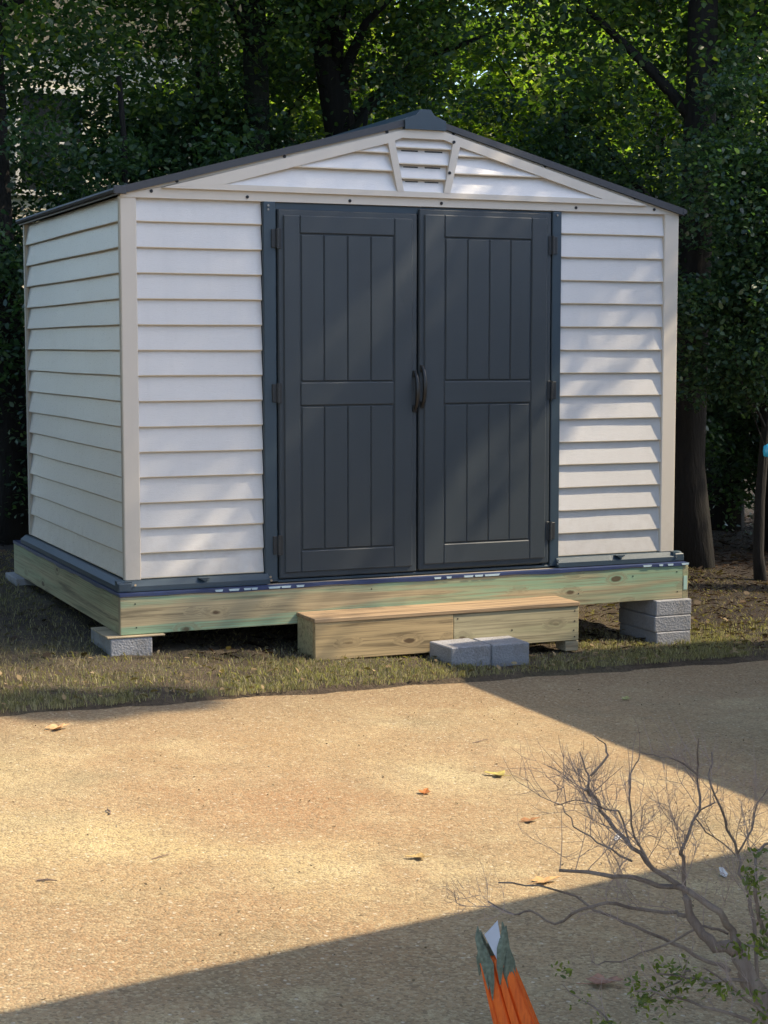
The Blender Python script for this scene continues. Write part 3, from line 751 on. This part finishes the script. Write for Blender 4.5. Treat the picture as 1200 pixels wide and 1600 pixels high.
# ---- shade trees to the right, outside the frame
G4 = 'tall shade trees right of the driveway'
t0 = make_tree('shade_tree', 'tallest shade tree right of the shed, beside the garage', (8.3, 1.05, -.7), 12.5, .24, (-.3, -.9, 11.2), (1.9, 4.1, 3.75), 190, 300, 0, .11, L_mid, M['bark'], 40, group=G4, cr=(.35,.8), solid=.15,
    drop=lambda c: (c[:,1] < -3.2) & (c[:,1] > -4.6) & (c[:,2] < 9.2), extra=[(-.3,-5.15,10.75,.30), (.1,-5.0,10.4,.28), (-.3,-4.85,10.0,.30), (-.1,-4.7,9.65,.25)])
t1 = make_tree('shade_tree', 'broad shade tree right of the shed, behind the tallest one', (9.2, 4.2, -.7), 9.5, .2, (0, 0, 7.6), (3.1, 3.1, 2.3), 150, 300, 0, .10, L_mid, M['bark'], 41, group=G4, cr=(.4,.9), solid=.3)
dup(t1, (7.6, 6.0, -.65), 2.0, 'tall broad shade tree right of the shed, nearest the wood', G4)
dup(t1, (12.6, 4.6, -.75), 3.4, 'tall broad shade tree right of the shed, second row', G4, 1.15)
dup(t1, (3.2, 8.6, -.55), 1.0, 'tall broad shade tree behind the middle of the wood', G4, 1.0)


G5 = 'unseen trees added left of the shed'  # added out of view to block sky light from the shed's left wall
dup(t1, (-4.6, 1.2, -.2), 2.2, 'added unseen shade tree left of the shed, nearest the driveway', G5, .8)
dup(s2, (-2.6, 3.2, -.3), 2.9, 'added unseen evergreen shrub left of the shed, outside the path', G5, 1.0)
dup(s2, (-3.3, 1.4, -.25), .9, 'added unseen evergreen shrub left of the shed, nearest the driveway', G5, 1.0)

make_tree('evergreen_shrub', 'dark evergreen shrub in front of the rough trunk right of the shed', (5.55, 2.35, -.55), 3.4, .045, (-.05, 0, 2.5), (.75, .55, 1.6), 70, 420, 0, .045, L_dark, M['bark'], 23, label_cat='shrub', group=G2, limbs=14, cr=(.2,.42), solid=.15)
dup(s2, (7.6, 4.7, -.65), 2.2, 'dark evergreen shrub at the right edge before the dark trunk', G2, 1.0)
dup(s2, (9.6, 5.2, -.7), 2.9, 'added evergreen shrub right of the shed, outside the frame, first', G2, 1.1)  # this shrub and the next are added out of frame to block low light
dup(s2, (10.6, 3.2, -.7), .9, 'added evergreen shrub right of the shed, outside the frame, second', G2, 1.1)
dup(t1, (-5.4, -1.8, -.2), 4.2, 'added unseen shade tree left of the driveway', G5, .9)

for i, (x, y, r, sc_, lb) in enumerate([(3.0, 24.0, .4, 1.9, 'tall sunlit tree far behind the pale house on the left'), (8.5, 21.0, 1.9, 1.7, 'tall sunlit tree far behind the peak of the shed roof'), (12.5, 19.0, 2.7, 1.5, 'tall sunlit tree far behind the right roof slope'), (16.5, 20.5, 3.9, 1.6, 'tall sunlit tree far behind the rough trunk on the right'), (20.5, 21.0, 5.2, 1.6, 'tall sunlit tree at the far right of the distant row')]):
    dup(f1, (x, y, -.9), r, lb, G3, sc_)
dup(s2, (-2.2, 1.9, -.25), 2.9, 'added unseen evergreen shrub close to the left wall of the shed', G5, .95)

dup(t1, (-5.2, -4.6, -.2), .7, 'added unseen shade tree left of the near end of the driveway', G5, .85)
dup(s2, (-3.6, .2, -.25), 4.9, 'added unseen evergreen shrub at the left corner of the lawn', G5, 1.35)
dup(s2, (-4.1, -2.3, -.25), 2.2, 'added unseen evergreen shrub at the left edge of the driveway', G5, 1.35)

dup(s1, (-2.05, .5, -.25), 2.9, 'added unseen evergreen shrub left of the front left corner of the platform', G5, 1.0)
BR=[
 ('T',(0.028, 0.016),[(-0.364, -6.152, -0.385), (-0.418, -6.103, -0.137), (-0.467, -6.065, 0.023), (-0.495, -6.048, 0.074), (-0.506, -6.039, 0.11), (-0.516, -6.034, 0.124)]),
 ('A',(0.014, 0.008),[(-0.516, -6.034, 0.124), (-0.556, -6.014, 0.147), (-0.584, -5.998, 0.184), (-0.593, -5.991, 0.22)]),
 ('B',(0.011, 0.004),[(-0.556, -6.102, 0.147), (-0.56, -6.09, 0.186), (-0.595, -6.103, 0.227), (-0.634, -6.064, 0.257), (-0.628, -6.006, 0.246), (-0.714, -6.025, 0.278), (-0.798, -6.062, 0.304), (-0.813, -5.946, 0.28)]),
 ('C',(0.006, 0.002),[(-0.54, -5.932, 0.158), (-0.559, -5.919, 0.166), (-0.612, -5.88, 0.166), (-0.685, -5.89, 0.19), (-0.733, -5.881, 0.182), (-0.741, -5.8, 0.131), (-0.786, -5.791, 0.159), (-0.86, -5.871, 0.186), (-0.879, -5.807, 0.193)]),
 ('D',(0.007, 0.004),[(-0.614, -6.034, 0.245), (-0.671, -6.015, 0.284), (-0.712, -6.012, 0.325), (-0.716, -5.939, 0.357), (-0.738, -5.922, 0.398), (-0.804, -6.013, 0.435)]),
 ('D2',(0.0035, 0.0015),[(-0.757, -5.955, 0.41), (-0.754, -5.939, 0.436), (-0.746, -5.892, 0.467)]),
 ('D3',(0.0035, 0.0012),[(-0.783, -5.995, 0.452), (-0.762, -6.015, 0.49), (-0.736, -5.961, 0.495), (-0.763, -5.971, 0.513)]),
 ('D4',(0.0035, 0.0012),[(-0.693, -6.049, 0.296), (-0.715, -6.025, 0.347), (-0.745, -6.055, 0.426), (-0.725, -6.03, 0.463), (-0.664, -5.956, 0.473)]),
 ('D5',(0.003, 0.0012),[(-0.673, -5.948, 0.303), (-0.687, -5.926, 0.365), (-0.744, -5.95, 0.387), (-0.764, -5.912, 0.389), (-0.755, -5.82, 0.356)]),
 ('D6',(0.003, 0.0012),[(-0.725, -6.034, 0.31), (-0.79, -6.03, 0.348), (-0.81, -5.985, 0.366), (-0.793, -5.918, 0.384)]),
 ('E',(0.007, 0.002),[(-0.557, -5.957, 0.167), (-0.558, -5.937, 0.21), (-0.564, -5.944, 0.261), (-0.588, -5.976, 0.301), (-0.527, -5.936, 0.351), (-0.5, -5.885, 0.401), (-0.554, -5.969, 0.489)]),
 ('E2',(0.003, 0.0012),[(-0.536, -5.94, 0.417), (-0.567, -5.939, 0.441), (-0.614, -5.945, 0.456), (-0.599, -5.851, 0.444)]),
 ('E3',(0.002, 0.0012),[(-0.507, -5.906, 0.341), (-0.501, -5.943, 0.364), (-0.472, -5.908, 0.386)]),
 ('E4',(0.002, 0.0015),[(-0.514, -5.904, 0.327), (-0.466, -5.893, 0.284), (-0.45, -5.937, 0.26)]),
 ('F',(0.006, 0.002),[(-0.423, -5.975, 0.018), (-0.433, -5.973, 0.146), (-0.437, -5.945, 0.216), (-0.425, -5.905, 0.253), (-0.478, -5.942, 0.332), (-0.523, -5.961, 0.404), (-0.455, -5.863, 0.433)]),
 ('F2',(0.003, 0.0015),[(-0.448, -5.939, 0.265), (-0.431, -5.957, 0.311), (-0.386, -5.909, 0.343), (-0.375, -5.932, 0.382)]),
 ('G',(0.007, 0.003),[(-0.502, -6.206, 0.102), (-0.541, -6.161, 0.201), (-0.568, -6.173, 0.236), (-0.594, -6.197, 0.299), (-0.545, -6.129, 0.319), (-0.501, -6.109, 0.336)]),
 ('H',(0.006, 0.002),[(-0.467, -5.952, 0.056), (-0.503, -5.922, 0.071), (-0.557, -5.908, 0.103), (-0.641, -5.909, 0.149), (-0.659, -5.847, 0.152), (-0.688, -5.782, 0.171), (-0.793, -5.834, 0.219), (-0.874, -5.837, 0.235)]),
 ('I',(0.004, 0.0015),[(-0.497, -5.985, 0.139), (-0.547, -5.984, 0.16), (-0.603, -5.937, 0.115), (-0.624, -5.874, 0.077), (-0.725, -5.924, 0.094)]),
 ('J',(0.004, 0.0015),[(-0.641, -6.003, -0.101), (-0.725, -5.971, 0.006), (-0.724, -5.906, 0.015), (-0.78, -5.901, 0.06)]),
 ('K',(0.005, 0.002),[(-0.553, -6.129, 0.11), (-0.6, -6.098, 0.106), (-0.623, -6.053, 0.099), (-0.72, -6.105, 0.14)]),
 ('L',(0.005, 0.002),[(-0.507, -6.158, 0.017), (-0.579, -6.115, 0.054), (-0.629, -6.063, 0.066), (-0.716, -6.1, 0.106), (-0.758, -6.101, 0.115)]),
 ('M',(0.005, 0.002),[(-0.532, -6.187, 0.167), (-0.582, -6.183, 0.191), (-0.561, -6.108, 0.169)]),
 ('N',(0.003, 0.0015),[(-0.615, -6.047, 0.11), (-0.626, -6.033, 0.088), (-0.695, -6.067, 0.091), (-0.703, -6.03, 0.056)]),
 ('O',(0.005, 0.002),[(-0.516, -6.207, 0.037), (-0.56, -6.156, 0.08), (-0.617, -6.168, 0.128), (-0.687, -6.195, 0.175)]),
]
# ================================================================= SHRUB in the foreground
TW = random.Random(77)
sb = (-.34, -6.17, -.42)
shrub = thing('bare_shrub', sb, 'leafless twiggy shrub with a few green leaves low down, in the near right foreground', 'shrub')
mtr = MB(); mtw = MB(); tips = []
for k, r, pts in BR:
    P = [Vector(p) for p in pts]
    # resample with slight wobble
    Q = []
    for i in range(len(P)-1):
        for s in range(3):
            t = s/3; Q.append(P[i].lerp(P[i+1], t)+(Vector([TW.gauss(0, .0025) for _ in range(3)]) if s else Vector()))
    Q.append(P[-1]); n = len(Q)
    th = .80 if k in 'TA' else .66
    mtr.tube(Q, [th*(r[0]+(r[1]-r[0])*i/(n-1))*(1+TW.uniform(-.08,.08)) for i in range(n)], 7)
    if k not in 'TA': tips.append((k, r, Q))
def twig(p, d, L, r, depth):
    if p.z > .455: return
    n = 4; pts = [p]; dd = d.copy()
    for i in range(n):
        dd = (dd+Vector([TW.gauss(0, .16) for _ in range(3)])+Vector((0,0,.06))).normalized(); pts.append(pts[-1]+dd*L/n)
    mtw.tube(pts, [r, r*.85, r*.7, r*.55, r*.35], 4, cap=False)
    if depth > 0:
        for i in range(1, n+1):
            for _ in range(2 if TW.random() < .45 else 1):
                if TW.random() < .82:
                    nd_ = (dd*.7+Vector([TW.gauss(0, .55) for _ in range(3)])+Vector((0,0,.25))).normalized()
                    twig(pts[i], nd_, L*TW.uniform(.5, .8), r*.62, depth-1)
cr_ = Vector((.919, -.394, 0))
for k, r, Q in tips:
    up = k[0] in 'BDEFC'
    n = len(Q)
    dens = {'B':.38,'D':.62,'E':.48,'F':.45,'C':.22,'H':.16,'G':.25,'I':.4,'J':.3,'K':.3,'L':.3,'M':.1,'N':.3,'O':.2}[k[0]]
    for i in range(2, n):
        if TW.random() < dens:
            base = Vector((-.35*TW.random() if k[0] in 'BCHIJDKL' else TW.uniform(-.25,.2), 0, 0)).x
            d = (Vector((0,0,.75))+cr_*TW.uniform(-.9,.45)+Vector([TW.gauss(0,.25) for _ in range(3)]))
            if k[0] in 'HCI': d = Vector((0,0,.35))+cr_*TW.uniform(-1,.3)+Vector([TW.gauss(0,.3) for _ in range(3)])
            d.normalize()
            L = TW.uniform(.045, .10)*(1.15 if up else .8)
            twig(Q[i], d, L, .0009, 2 if up else 1)
mtr.build('branches', M['twig'], shrub, smooth=True)
t_ = mtw.build('twigs', simple('fine_twig', (.36,.26,.21), .8, 0, .2), shrub, smooth=False, recalc=False)
# green leaves in the lower right
rng = np.random.default_rng(5); cs = []
anchors = []
for k, r, Q in tips:
    if k[0] in 'KLMNOJG': anchors += Q[len(Q)//4:]
T_ = [Vector(p) for p in BR[0][2]]
for i in range(3): anchors += [T_[0].lerp(T_[2], TW.random())+cr_*TW.uniform(-.06,.02) for _ in range(3)]
for a in anchors:
    if TW.random() < .62:
        c = np.array(a)+rng.normal(0, .010, 3); cs.append(c+rng.normal(0, .009, (rng.integers(8, 22), 3)))
for _ in range(44):
    a = T_[0].lerp(T_[3], TW.uniform(0, .8))+cr_*TW.uniform(-.22,.03)+Vector((0,0,TW.uniform(-.05,.03)))
    cs.append(np.array(a)+rng.normal(0, .015, (22, 3)))
V, F = leaf_arrays(np.concatenate(cs), .0125, rng, .42, .1)
link('leaves', npmesh('shrub_leaves', V-np.array(sb), F, leafmat('shrub_leaf', (.07,.09,.018), (.12,.14,.025), (.20,.21,.04), .35)), parent=shrub)

# ================================================================= ORANGE BUNDLE
ob = thing('orange_bundle', (-.745, -5.62, -.37), 'folded orange cloth bundle with ragged grey green top and white pointed tip', 'bundle')
# axis from base to top
A0 = Vector((-.650, -5.640, -.375)); A1 = Vector((-.764, -5.607, .008))
def ring(c, ax, rx, ry, ph, n=220):
    ax = ax.normalized(); u = Vector((.919, -.394, 0)); u = (u-ax*u.dot(ax)).normalized(); v = ax.cross(u); out = []
    for i in range(n):
        t = 2*math.pi*i/n
        fold = 1+.06*math.sin(t*3.5+ph*.8)+.03*math.sin(t*9+ph*2)
        # sharp creases
        for cpos in (.9, 2.1, 3.75, 4.4, 4.95, 5.6):
            dd = abs((t-cpos-ph*.10+math.pi) % (2*math.pi)-math.pi); fold -= .42*math.exp(-(dd/.045)**2)
        out.append(c+u*math.cos(t)*rx*fold+v*math.sin(t)*ry*fold)
    return out
m = MB(); NR = 16; rings = []
for i in range(NR+1):
    t = i/NR; c = A0.lerp(A1, t); w_ = .053-.024*t**1.6
    rings.append(ring(c, A1-A0, w_, w_*.7, 1.2*t))
n = 220; V = [p for rg in rings for p in rg]
F = [(i*n+k, i*n+(k+1) % n, (i+1)*n+(k+1) % n, (i+1)*n+k) for i in range(NR) for k in range(n)]
V.append(A1); V.append(A0); F += [(NR*n+k, NR*n+(k+1) % n, len(V)-2) for k in range(n)]+[((k+1) % n, k, len(V)-1) for k in range(n)]
m.add(V, F)
orm, n_, l_, p_ = mat('orange_cloth')
ff = noise(n_, l_, coords(n_, l_, (30, 30, 4)), 3, 4, .6); l_.new(ramp(n_, l_, ff, [(.3, (.72,.10,.010)), (.55, (.92,.16,.015)), (.75, (.60,.07,.012))]), p_.inputs['Base Color']); p_.inputs['Roughness'].default_value = .65
bump(n_, l_, ff, p_, .4, .004)
m.build('cloth_body', orm, ob, smooth=True)
# ragged green collar: broad torn blades with folds
m = MB(); rr_ = random.Random(9); U_ = Vector((.919, -.394, 0)); F_ = Vector((-.394, -.919, 0))
def blade(pts, w):
    # pts in (across, up, towards camera) from the top of the cloth, w widths
    P_ = [A1+U_*a+Vector((0,0,b))+F_*c for a, b, c in pts]; V = []; F = []
    for i, p in enumerate(P_):
        d = (P_[min(i+1, len(P_)-1)]-P_[max(i-1, 0)]).normalized(); sd_ = d.cross(F_).normalized()
        j1, j2 = rr_.uniform(.8, 1.2), rr_.uniform(.8, 1.2)
        V += [p-sd_*w[i]*j1, p+F_*w[i]*.45, p+sd_*w[i]*j2, p-F_*.0012]
    for i in range(len(P_)-1):
        for k in range(4): F.append((4*i+k, 4*i+(k+1) % 4, 4*i+4+(k+1) % 4, 4*i+4+k))
    F += [(0,3,2,1), tuple(4*(len(P_)-1)+k for k in range(4))]
    m.add(V, F)
blade([(-.012,-.055,.020),(-.016,-.02,.022),(-.024,.015,.020),(-.031,.045,.016),(-.033,.066,.012)], [.001,.007,.010,.006,.001])
blade([(-.004,-.075,.022),(-.006,-.04,.026),(-.010,-.005,.024),(-.020,.03,.018)], [.001,.005,.009,.002])
blade([(.010,-.045,.022),(.009,-.01,.024),(.012,.025,.020),(.017,.055,.014),(.014,.074,.010)], [.001,.006,.009,.006,.001])
blade([(.024,-.065,.014),(.022,-.02,.018),(.022,.015,.016),(.021,.05,.012)], [.001,.007,.008,.001])
blade([(.052,-.150,.008),(.046,-.105,.012),(.036,-.055,.014),(.027,-.01,.014),(.020,.02,.012)], [.0008,.005,.008,.008,.003])
blade([(.040,-.112,.002),(.038,-.06,.004),(.030,-.005,.006),(.024,.03,.006)], [.0008,.008,.009,.002])
blade([(-.028,-.035,.0),(-.027,.0,.004),(-.026,.035,.004)], [.001,.008,.001])
blade([(.0,-.03,-.015),(.0,.01,-.018),(-.005,.05,-.015)], [.002,.014,.002])
blade([(.016,-.03,-.012),(.018,.01,-.014),(.023,.06,-.010)], [.002,.011,.001])
blade([(-.018,-.03,-.012),(-.020,.01,-.014),(-.026,.05,-.010)], [.002,.011,.001])
m.build('ragged_top', simple('grey_green_fibre', (.165,.185,.13), .85, 0, .35, 120), ob)
u = Vector((.919, -.394, 0)); f_ = Vector((.394, .919, 0))*-.0012
m = MB(); z = lambda a, b: A1+u*a+Vector((0,0,b))
pl_ = [z(-.020, .050), z(.005, .078), z(.011, .040), z(.014, .002), z(.008, -.006)]
f_ = Vector((-.394, -.919, 0))
m.add([p+f_*.0165 for p in pl_]+[p+f_*.0135 for p in pl_], [tuple(range(5)), tuple(range(9, 4, -1))]+[(i, (i+1) % 5, 5+(i+1) % 5, 5+i) for i in range(5)])
m.build('white_tip', simple('white_plastic', (.62,.62,.68), .5), ob)

# ================================================================= SMALL LITTER ON THE DRIVE
def fallen_leaf(x, y, z, size, c, label, rz=0, curl=.3, cat='fallen leaf', group='fallen leaves lying on the driveway'):
    m = MB(); rl = random.Random(int(abs(x*1000)+abs(y*100)))
    # lobed leaf outline, curled
    N = 22; out = []
    for i in range(N):
        t = 2*math.pi*i/N; r = size*(.36+.14*math.cos(3*t)+.07*math.cos(7*t+1))*rl.uniform(.85, 1.15)
        px, py = r*math.cos(t)*1.25, r*math.sin(t)*.8
        out.append(Vector((px, py, .004+curl*abs(py)*rl.uniform(.7, 1.2)+curl*.45*max(0, px)**1)))
    V = [Vector((0, 0, .003))]+out; V2 = [p+Vector((0, 0, -.0009)) for p in V]
    F = [(0, 1+i, 1+(i+1) % N) for i in range(N)]+[(N+1, N+2+(i+1) % N, N+2+i) for i in range(N)]+[(1+i, N+2+i, N+2+(i+1) % N, 1+(i+1) % N) for i in range(N)]
    m.add(V+V2, F); m.tube([(-size*.75, 0, .006), (-size*.4, size*.02, .004), (0, 0, .003)], .0011, 5)
    o = m.build('fallen_leaf', simple('leaf_'+label.split()[0], c, .6, 0, .3, 60)); o.location = (x, y, z+.002); o.rotation_euler.z = rz
    return tag(o, label, cat, group)
dz = lambda x: -.40-.05*x
for x, y, s, c, lb, rz in [
    (-.72,-1.66,.11,(.50,.30,.14),'tan curled leaf near the left back edge of the driveway',.4),
    (.68,-2.78,.09,(.46,.37,.10),'yellow leaf on the sunlit driveway right of centre',2.4),
    (.30,-2.97,.07,(.40,.14,.03),'small orange leaf at the middle of the sunlit driveway',1.0),
    (.48,-3.42,.07,(.30,.14,.05),'thin rust brown leaf on the sunlit driveway left of the bare shrub',.2),
    (-.08,-3.74,.07,(.42,.28,.10),'small tan leaf on the sunlit driveway just beyond the shadow edge',2.9),
    (.18,-4.07,.09,(.52,.30,.12),'pale orange leaf lying on the shadow edge behind the shrub twigs',.1),
    (2.04,-1.46,.07,(.34,.33,.12),'small olive leaf alone in the shaded back right of the driveway',.9),
    (-.10,-4.89,.105,(.30,.15,.09),'large crumpled brown leaf in the near shadow right of the orange bundle',-.35)]:
    fallen_leaf(x, y, dz(x), s*.85, c, lb, rz, .45 if 'crumpled' in lb or 'curled' in lb else .3)
def paper(x, y, s, lb, rz):
    m = MB(); P_ = [(-s*.6, -s*.3, .001), (s*.1, -s*.35, .004), (s*.65, .05*s, .016), (s*.3, s*.3, .020), (-.3*s, .15*s, .006)]
    m.add(P_+[(a, b, c-.0008) for a, b, c in P_], [tuple(range(5)), tuple(range(9, 4, -1))]+[(i, (i+1) % 5, 5+(i+1) % 5, 5+i) for i in range(5)])
    o = m.build('paper_scrap', simple('white_paper', (.60,.60,.60), .7)); o.location = (x, y, dz(x)+.003); o.rotation_euler.z = R(rz)
    tag(o, lb, 'paper scrap', 'white scraps on the driveway')
paper(.76, -4.14, .042, 'white scrap in the shadow right of the shrub twigs', 50)
paper(.66, -3.69, .035, 'white scrap on the sunlit concrete behind the shrub twigs', 10)
def stick(x, y, L, rz, lb, r=.003):
    m = MB(); rs = random.Random(int(x*977)); pts = [(-L/2, 0, r), (-L/6, rs.uniform(-.006,.006), r*1.6), (L/6, rs.uniform(-.006,.006), r*2.2), (L/2, rs.uniform(-.004,.01), r*1.4)]
    m.tube(pts, [r, r, r*.8, r*.4], 6); m.tube([pts[1], (0, .012, r*2)], [r*.6, r*.3], 5)
    o = m.build('small_stick', M['twig']); o.location = (x, y, dz(x)+.001); o.rotation_euler.z = R(rz); tag(o, lb, 'stick', 'small sticks on the driveway')
stick(-.85, -2.98, .07, 80, 'dark short twig standing out on the left of the sunlit driveway')
stick(-1.21, -3.70, .06, -25, 'brown short twig near the left edge of the sunlit driveway')
stick(-.83, -3.54, .07, 18, 'thin pale brown twig in the left middle of the sunlit driveway', .002)
stick(.9, -2.2, .09, 20, 'thin dark twig at the shade line of the driveway', .002)

# blue object at the right edge of the wood
m = MB(); cx_, cy_, cz_ = 4.822, 1.30, .468
prof = [(.0,-.10),(.035,-.098),(.055,-.08),(.058,0),(.055,.07),(.03,.09),(.018,.105),(.0,.107)]
prof = [(r*.8, z*.45) for r, z in prof]
n = 20; V = [(cx_+r*math.cos(2*math.pi*k/n), cy_+r*math.sin(2*math.pi*k/n), cz_+z) for r, z in prof for k in range(n)]
m.add(V, [(i*n+k, i*n+(k+1) % n, (i+1)*n+(k+1) % n, (i+1)*n+k) for i in range(len(prof)-1) for k in range(n)])
m.tube([(cx_, cy_, cz_+.045), (cx_+.10, cy_, cz_+.6), (cx_+.7, cy_+.1, cz_+2.6), (cx_+1.6, cy_+.2, cz_+5.6)], .004, 5)
tag(m.build('hanging_bottle', simple('bright_blue', (.03,.34,.60), .35), smooth=True), 'small bright blue bottle shaped object hanging at the right edge before the dark trees', 'bottle')

# ================================================================= GRASS AND LITTER
def blades(name, N, region, hmin, hmax, wdt, material, seed, bend=.6, flat=0.0, label=None, cat=None):
    rng = np.random.default_rng(seed); V = []; F = []
    xs = []; ys = []
    while sum(len(a) for a in xs) < N:
        x, y, keep = region(rng, N); xs.append(x[keep]); ys.append(y[keep])
    x = np.concatenate(xs)[:N]; y = np.concatenate(ys)[:N]
    z = -.36-.05*x+.02*np.clip(y, -3, 6)+.004
    a = rng.uniform(0, 2*np.pi, N); h = rng.uniform(hmin, hmax, N)*(.6+.4*np.sin(x*9+y*13)**2); ln = h*rng.uniform(.3, 1.2, N)*bend
    th = rng.uniform(0, 2*np.pi, N)
    hx, hy = np.cos(th), np.sin(th); wx, wy = -np.sin(a)*wdt, np.cos(a)*wdt
    hz = h*(1-flat)
    P = np.zeros((N, 5, 3))
    P[:,0] = np.c_[x-wx, y-wy, z-.006]; P[:,1] = np.c_[x+wx, y+wy, z-.006]
    P[:,2] = np.c_[x+hx*ln*.45+wx*.8, y+hy*ln*.45+wy*.8, z+hz*.62]; P[:,3] = np.c_[x+hx*ln*1.2, y+hy*ln*1.2, z+hz]
    P[:,4] = np.c_[x+hx*ln*.45-wx*.8, y+hy*ln*.45-wy*.8, z+hz*.62]
    F = np.arange(N*5).reshape(N, 5)
    o = link(name, npmesh(name, P.reshape(-1, 3), F, material)); tag(o, label, cat, kind='stuff'); return o
gm = leafmat('grass_blade', (.15,.13,.075), (.26,.225,.14), (.42,.36,.24), .2, .6, .3)
dm = leafmat('dry_grass_blade', (.15,.115,.07), (.23,.185,.115), (.36,.30,.19), .2, .8, .2)
sm = leafmat('pine_straw', (.028,.014,.008), (.055,.026,.013), (.15,.075,.036), .05, .7, .3)
def reg_front(rng, N):
    nc = 900; cx = rng.uniform(-1.6, 4.4, nc); cy = edge0(cx)-.005+rng.uniform(0, 1, nc)**1.4*.95
    i = rng.integers(0, nc, N); u = rng.uniform(0, 1, N) < .6
    x = np.where(u, cx[i]+rng.normal(0, .022, N), rng.uniform(-1.6, 4.4, N)); y = np.where(u, cy[i]+rng.normal(0, .02, N), edge0(x)-.02+rng.uniform(0, 1, N)**1.25*.95)
    k = (np.sin(x*3.1+y*2)+np.sin(x*7.7-y*5)+rng.uniform(-1, 1, N)) > -1.1
    k = k & (rng.uniform(0, 1, N) < np.clip(1.15-(y-edge0(x))*1.25, .12, 1)+np.clip(x-1.2, 0, .4))
    return x, y, k & ~((x > .88) & (x < 2.38) & (y > -.4) & (y < 0)) & (rng.uniform(0,1,N) > (y+.1)*.9)
edge0 = lambda x: -1.15+.19*x
def reg_left(rng, N):
    x = rng.uniform(-1.8, 1.2, N); y = rng.uniform(-.8, 5, N)
    return x, y, (x < -.1) | (y < -.15)
def reg_all(rng, N):
    x = rng.uniform(-2, 5.5, N); y = rng.uniform(-1.3, 4, N)
    return x, y, (y > edge0(x)+.03)
def reg_right(rng, N):
    x = rng.uniform(.3, 9, N); y = rng.uniform(-.5, 9, N)
    return x, y, (y > -.35+.0*x) & ((x > 3.0) | (y < 2.4))
blades('grass', 24000, reg_front, .008, .034, .0016, gm, 1, label='short faded grass along the back edge of the driveway', cat='grass')
blades('dry_grass', 36000, reg_all, .012, .03, .0014, dm, 2, bend=1.6, flat=.3, label='dead dry grass around the platform', cat='dry grass')
blades('sparse_grass', 6000, reg_left, .015, .035, .0016, gm, 3, label='sparse grass on bare soil left of the shed', cat='grass')
blades('pine_straw', 40000, reg_right, .06, .12, .0014, sm, 4, bend=1.1, flat=.82, label='brown pine straw under and right of the platform', cat='pine straw')
# leaf litter
rng = np.random.default_rng(8); N = 2600
x = rng.uniform(-1.8, 9, N); y = rng.uniform(-.2, 10, N)
k = ((x < -.15) | (x > 3.3) | (y > 2.7)); x = x[k]; y = y[k]
C = np.c_[x, y, -.36-.05*x+.02*np.clip(y, -3, 6)+.012]
V, F = leaf_arrays(C, .055, rng, .6, 2.2)
tag(link('leaf_litter', npmesh('leaf_litter', V, F, leafmat('litter_leaf', (.03,.019,.012), (.05,.034,.02), (.13,.09,.055), .1, .7, .3))), 'brown leaf litter on the soil around the shed', 'leaf litter', kind='stuff')
N = 260; x = rng.uniform(-1.5, 4.2, N); y = edge0(x)+rng.uniform(0, 1, N)**2*1.1
C = np.c_[x, y, -.36-.05*x+.02*y+.022]
k = ~((x > .85) & (x < 2.42) & (y > -.42)) ; C = C[k]
V, F = leaf_arrays(C, .035, rng, .55, 1.2)
tag(link('lawn_leaves', npmesh('lawn_leaves', V, F, leafmat('lawn_leaf', (.14,.10,.05), (.24,.17,.09), (.36,.27,.16), .1, .7, .3))), 'small dry leaves scattered in the grass strip', 'leaf litter', kind='stuff')
# grit on the drive: tiny crumbs
N = 1500; x = rng.uniform(-2, 3.5, N); y = rng.uniform(-5.3, -1.0, N); k = y < edge0(x)-.02; x = x[k]; y = y[k]
V, F = leaf_arrays(np.c_[x, y, -.40-.05*x+.003], .010, rng, .5, 1.5)
tag(link('crumbs', npmesh('crumbs', V, F, leafmat('crumb', (.10,.07,.04), (.24,.18,.10), (.5,.42,.28), .0, .8, .3))), 'tiny leaf crumbs and grit on the driveway', 'debris', kind='stuff')
